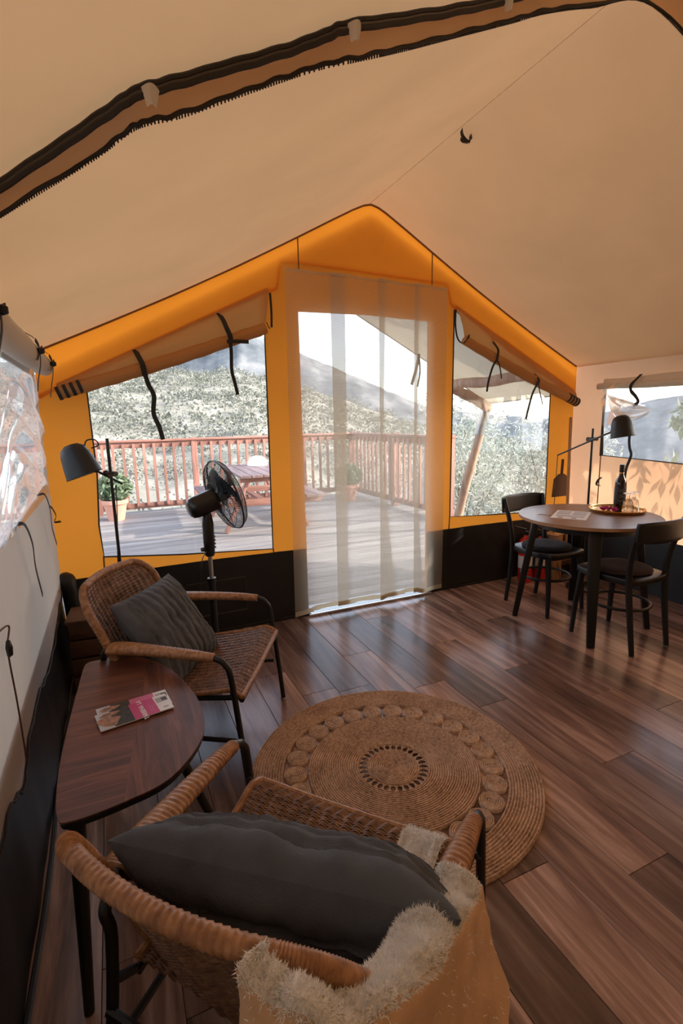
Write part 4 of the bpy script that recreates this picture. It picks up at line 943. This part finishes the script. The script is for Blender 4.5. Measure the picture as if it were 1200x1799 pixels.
def glass(label, loc, s=1.):
    t_ = thing('wine_glass', label, 'glass', loc, 0, 'upturned glasses on the tray')
    MB().lathe([(.036*s, 0), (.0345*s, .04*s), (.028*s, .068*s), (.012*s, .085*s)]+[(.0105*s, .088*s)], 14).build('bowl', 'clear_glass', t_, ang=10)
    MB().lathe([(.0105, .088*s), (.007, .098*s), (.009, .104*s), (.0065, .112*s), (.012, .118*s), (.033*s, .122*s), (.033*s, .1245*s), (.0, .1255*s)], 28).build('stem', 'clear_glass', t_)
glass('upturned stemmed glass nearest on the golden tray', (3.090, 2.245, TT)); glass('upturned stemmed glass behind the other on the tray', (3.166, 2.262, TT), 1.0)
def flower(label, loc, seed):
    t_ = thing('bougainvillea_flower', label, 'flower', loc, seed, 'flowers on the tray'); g = random.Random(seed)
    for q in range(6):
        a = q*pi/3+g.uniform(-.2, .2); el = g.uniform(.5, 1.1); d_ = Vector((cos(a)*cos(el), sin(a)*cos(el), sin(el))); sd = Vector((-sin(a), cos(a), 0)); up = d_.cross(sd)
        MB().grid(lambda u, v: Vector((0, 0, .004))+d_*.030*v+sd*.022*(u-.5)*sin(pi*min(.98, .12+v*.8))-up*.006*(2*u-1)**2, 4, 4).build('petal', 'petal', t_)
    MB().lathe([(.0, 0), (.004, .001), (.003, .01), (0, .012)], 8).build('centre', 'print_white', t_)
flower('magenta flower at the left of the golden tray', (3.005, 2.36, TT), 1); flower('magenta flower between the other two and bottle', (3.045, 2.35, TT), 2); flower('magenta flower lowest down towards the tray rim', (3.035, 2.305, TT), 3)
mn = thing('menu_sheet', 'printed paper sheet lying on the round dining table', 'paper', (2.705, 2.36, TZ), radians(-4))
MB().box((0, 0, .0007), (.21, .297, .0009), rz=radians(-52)).build('sheet', 'paper', mn, smooth=False)
Mr = Matrix.Rotation(radians(-52), 3, 'Z')
for (px, py, sx, sy) in ((-.05, .1, .08, .05), (.045, .1, .08, .05), (-.05, .03, .08, .06), (.045, .03, .08, .06), (0, -.05, .17, .05)):
    c = Mr @ Vector((px, py, .0013)); MB().box(c, (sx, sy, .0002), rz=radians(-52)).build('text_block', 'print_grey', mn, smooth=False)
for px in (-.05, .03): c = Mr @ Vector((px, -.115, .0014)); MB().box(c, (.03, .025, .0002), rz=radians(-52)).build('picture', 'print_dark', mn, smooth=False)
kf = MB(); kf.tube(spl([(0, 0, .003), (.03, .01, .004), (.06, .015, .003), (.075, .02, .003)], 4), [.002]*13, 6); kf.lathe([(.0, .003), (.009, .002), (.011, 0.0005), (0, .0005)], 12, (-.005, -.003, 0))
o = kf.build('teaspoon', 'steel'); o.location = (2.545, 2.475, TZ); o.rotation_euler = (0, 0, radians(-70)); tag(o, 'small silver spoon at the left edge of dining table', 'spoon')

# ---- reading floor lamps
def floor_lamp(name, label, base, ztop, clampz, tail, head, shade_ax, ss, n=40):
    t_ = thing(name, label, 'lamp', (base[0], base[1], 0), 0, 'black floor lamps'); B = Vector((base[0], base[1], 0))
    MB().lathe([(.0, .022), (.02, .024), (.115, .016), (.125, .010), (.125, 0), (0, 0)], 40).build('base', 'black_metal', t_)
    MB().cyl((0, 0, .02), (0, 0, ztop), .0085, n=12).build('pole', 'black_metal', t_)
    tl_, hd = Vector(tail)-B, Vector(head)-B; ad = (hd-tl_).normalized(); mid = tl_.lerp(hd, .4)
    MB().tube([tl_, hd], .0065, 10).build('arm', 'black_metal', t_)
    cc = Vector((0, 0, clampz)); pr = ad.cross(Vector((0, 0, 1))).normalized()
    MB().cyl(cc-pr*.045, cc+pr*.035, .0145, n=14).build('clamp', 'black_metal', t_)
    MB().cyl(cc+pr*.035, cc+pr*.045, .018, n=14).build('clamp_knob', 'black_metal', t_)
    ax = Vector(shade_ax).normalized(); ap = hd+ax*(-.02*ss)
    prof = [(.0, .0), (.03, .004), (.052, .02), (.064, .05), (.073, .10), (.080, .150), (.083, .152), (.081, .154)]
    so_ = MB().lathe([(a*ss, -b*ss) for a, b in prof], n, hd-ax*(-.085*ss)+Vector((0, 0, 0))*0, ax).build('shade', 'lamp_shade', t_)
    MB().lathe([(a*ss*.96, -b*ss-.002) for a, b in prof[:6]], n, hd+ax*.085*ss, ax).build('shade_lining', 'lamp_inner', so_)
    MB().lathe([(.0, -.03), (.018, -.03), (.022, -.075), (.0, -.09)], 16, hd+ax*.085*ss, ax).build('bulb', 'white_plastic', so_)
    side = (tl_-hd).normalized(); j = hd+side*.07*ss
    MB().cyl(hd+side*.055*ss, hd+side*.10*ss, .012, n=12).build('joint', 'black_metal', t_)
    return t_, B
l1, B1 = floor_lamp('floor_lamp', 'black floor lamp beside the left gable window', (-.018, 3.05), 1.318, 1.126, (.035, 3.12, 1.06), (-.165, 2.98, 1.205), (-.30, .10, .95), 1.12)
MB().tube(spl([(-.115, -.05, .19+1.07), (-.10, -.06, 1.31), (-.06, -.05, 1.315), (-.045, -.02, 1.285), (-.08, -.03, 1.27)], 6), .0035, 6).build('cord', 'black_plastic', l1)
MB().tube(spl([(.02, .05, 1.05), (.012, .015, .9), (-.012, -.004, .6), (-.014, .0, .3), (-.02, .02, .03)], 6), .003, 6).build('cord', 'black_plastic', l1)
l2, B2 = floor_lamp('floor_lamp', 'black floor lamp behind the dining table', (3.385, 2.80), 1.277, 1.195, (3.345, 3.09, 1.058), (3.262, 2.462, 1.292), (-.06, .16, .98), 1.0)
MB().tube(spl([(-.04, .29, 1.058), (-.042, .292, .8), (-.04, .29, .4), (-.03, .2, .02)], 5), .003, 6).build('cord', 'black_plastic', l2)

# ---- pedestal fan
fn_ = thing('pedestal_fan', 'black pedestal fan in front of the left gable window', 'fan', (.475, 3.0, 0))
for q in range(4):
    a = q*pi/2+.5; MB().bar((0, 0, .02), (.26*cos(a), .26*sin(a), .012), .035, .022).build('foot', 'black_plastic', fn_, bevel=.005)
MB().lathe([(.0, .0), (.06, .0), (.06, .02), (.035, .05), (.024, .06)], 24).build('base_hub', 'black_plastic', fn_)
MB().cyl((0, 0, .04), (0, 0, .45), .021, n=16).build('lower_pole', 'black_plastic', fn_)
MB().cyl((0, 0, .44), (0, 0, .47), .026, n=16).build('collar', 'black_plastic', fn_)
MB().cyl((0, 0, .45), (0, 0, .64), .0135, n=16).build('upper_pole', 'steel', fn_)
ct = MB(); ct.lathe([(.0, .605), (.024, .607), (.030, .62), (.034, .70), (.034, .80), (.027, .85), (.022, .885), (0, .888)], 20); cc_ = ct.build('control_column', 'black_plastic', fn_)
for q in range(4): MB().box((.034, -.012, .66+q*.022), (.006, .012, .014)).build('button', 'steel', cc_, bevel=.002)
MB().cyl((-.035, -.02, .655), (-.05, -.025, .655), .013, n=12).build('height_knob', 'black_plastic', cc_)
MB().tube(spl([(-.02, -.02, .64), (-.05, -.03, .60), (-.07, -.03, .48), (-.09, -.02, .3), (-.10, .0, .1), (-.12, .05, .01)], 6), .003, 6).build('cord', 'black_plastic', fn_)
FA = Vector((.913, .17, .28)).normalized(); FH = Vector((.0, -.01, .93))
MB().lathe([(.0, -.115), (.040, -.113), (.056, -.10), (.063, -.075), (.066, .03), (.066, .05), (.05, .062), (0, .064)], 28, FH, FA).build('motor_housing', 'black_plastic', fn_)
MB().cyl((0, 0, .88), FH-Vector((0, 0, .05)), .024, n=14).build('neck', 'black_plastic', fn_)
FC = FH+FA*.12
MB().lathe([(.0, -.05), (.030, -.05), (.034, .0), (.028, .02), (0, .028)], 24, FC, FA).build('hub', 'blade', fn_)
fx, fy, fz = frame(FA)
for q in range(3):
    a0 = q*2*pi/3+.55
    def blf(u, v, o=0.):
        r = lerp(.03, .182, v); a = a0+(u-.5)*lerp(.9, 1.35, sin(pi*v*.8))*(1 if v < .9 else .85); return FC+fx*cos(a)*r+fy*sin(a)*r+fz*((u-.5)*.055-.012+o)
    m = MB(); m.grid(lambda u, v: blf(u, v), 10, 10); m.grid(lambda u, v: blf(u, v, .002), 10, 10, flip=True); m.build('blade', 'blade', fn_)
def cage(nm, sgn, nr):
    m = MB(); R_ = .215
    def pt_(r, a):
        z = sgn*(.062*sqrt(max(0, 1-(r/R_)**4))); return FC+fx*cos(a)*r+fy*sin(a)*r+fz*z
    for q in range(nr):
        a = 2*pi*q/nr; m.tube([pt_(r, a+.35*(r/R_)) for r in (.035, .08, .13, .17, .20, .214)], .0011, 4, caps=False)
    for r in (.04, .10, .155, .195): m.tube([pt_(r, a) for a in np.linspace(0, 2*pi, 48, endpoint=False)], .0015, 5, closed=True)
    return tag(m.build(nm, 'black_metal', fn_), kind='stuff')
cage('front_grille', 1, 84); cage('rear_grille', -1, 84)
MB().tube([FC+fx*cos(a)*.2155+fy*sin(a)*.2155 for a in np.linspace(0, 2*pi, 64, endpoint=False)], .0055, 8, closed=True).build('grille_rim', 'black_plastic', fn_)

# ---- crate and odds in the corners
cr = thing('wooden_crate', 'low dark wooden crate in the corner behind the armchair', 'crate', (-.155, 2.90, 0), radians(-4))
for z in (.05, .15, .25, .35):
    for sy in (-1, 1): MB().box((0, sy*.10, z), (.26, .014, .09)).build('slat', 'crate', cr, bevel=.003)
    for sx in (-1, 1): MB().box((sx*.125, 0, z), (.014, .19, .09)).build('slat', 'crate', cr, bevel=.003)
MB().box((0, 0, .402), (.28, .23, .014)).build('lid', 'crate', cr, bevel=.003)
def extinguisher(label, loc, s, rz):
    t_ = thing('fire_extinguisher', label, 'extinguisher', loc, rz, 'fire extinguishers')
    cy_ = MB().lathe([(.0, 0), (.05*s, .0), (.055*s, .008), (.055*s, .30*s), (.047*s, .345*s), (.022*s, .37*s), (.018*s, .385*s), (0, .385*s)], 28).build('cylinder', 'red', t_)
    MB().lathe([(.0, .38*s), (.016*s, .38*s), (.016*s, .415*s), (0, .42*s)], 14).build('valve', 'black_metal', t_)
    MB().bar((0, 0, .43*s), (.09*s, 0, .45*s), .018, .010).build('handle', 'black_plastic', t_, bevel=.002)
    MB().tube(spl([(-.012, 0, .40*s), (-.06*s, .0, .39*s), (-.068*s, 0, .25*s), (-.064*s, 0, .10*s)], 6), .009, 8).build('hose', 'black_plastic', t_)
    MB().lathe([(.0553*s, .12*s), (.0557*s, .122*s), (.0557*s, .22*s), (.0553*s, .222*s)], 28).build('sticker', 'print_white', cy_)
extinguisher('red fire extinguisher behind the chair, nearer the doorway', (3.085, 3.13, 0), 1.05, 2.3); extinguisher('red fire extinguisher behind the chair, nearer the corner', (3.225, 3.11, 0), 1.0, 1.9)
bx_ = thing('wooden_box', 'small light wooden box behind the dining chair', 'box', (3.36, 3.10, 0), .3)
for sx in (-1, 1): MB().box((sx*.055, 0, .19), (.012, .11, .38)).build('side', 'beech_edge', bx_, bevel=.002); MB().box((0, sx*.055, .19), (.098, .012, .38)).build('side', 'beech_edge', bx_, bevel=.002)
MB().box((0, 0, .387), (.13, .13, .014)).build('lid', 'beech_edge', bx_, bevel=.002)
br = thing('broom', 'wooden broom stick leaning in the right corner of the tent', 'broom', (3.56, 3.14, 0))
MB().tube([(0, 0, .10), (.06, .085, 1.36)], .013, 12).build('handle', 'stick', br); hd_ = MB().box((0, 0, .105), (.22, .045, .045)).build('head', 'brown_plastic', br, bevel=.006)
bb = MB(); g = random.Random(2)
for q in range(160): x, y = g.uniform(-.1, .1), g.uniform(-.018, .018); bb.cyl((x, y, .09), (x*1.15, y*1.4, 0), .0018, .001, 4)
tag(bb.build('bristles', 'black_plastic', hd_), kind='stuff')
dp = thing('dustpan', 'brown dustpan hanging on gable wall beside the broom', 'dustpan', (3.60, D-.03, .80))
MB().prism([(-.10, -.13), (.10, -.13), (.085, .03), (.03, .07), (-.03, .07), (-.085, .03)], -.008, .008, lambda p: Vector((p.x, p.z, p.y))).build('pan', 'brown_plastic', dp, bevel=.003)
MB().tube([(0, 0, .06), (0, -.005, .20)], .012, 10).build('handle', 'brown_plastic', dp)
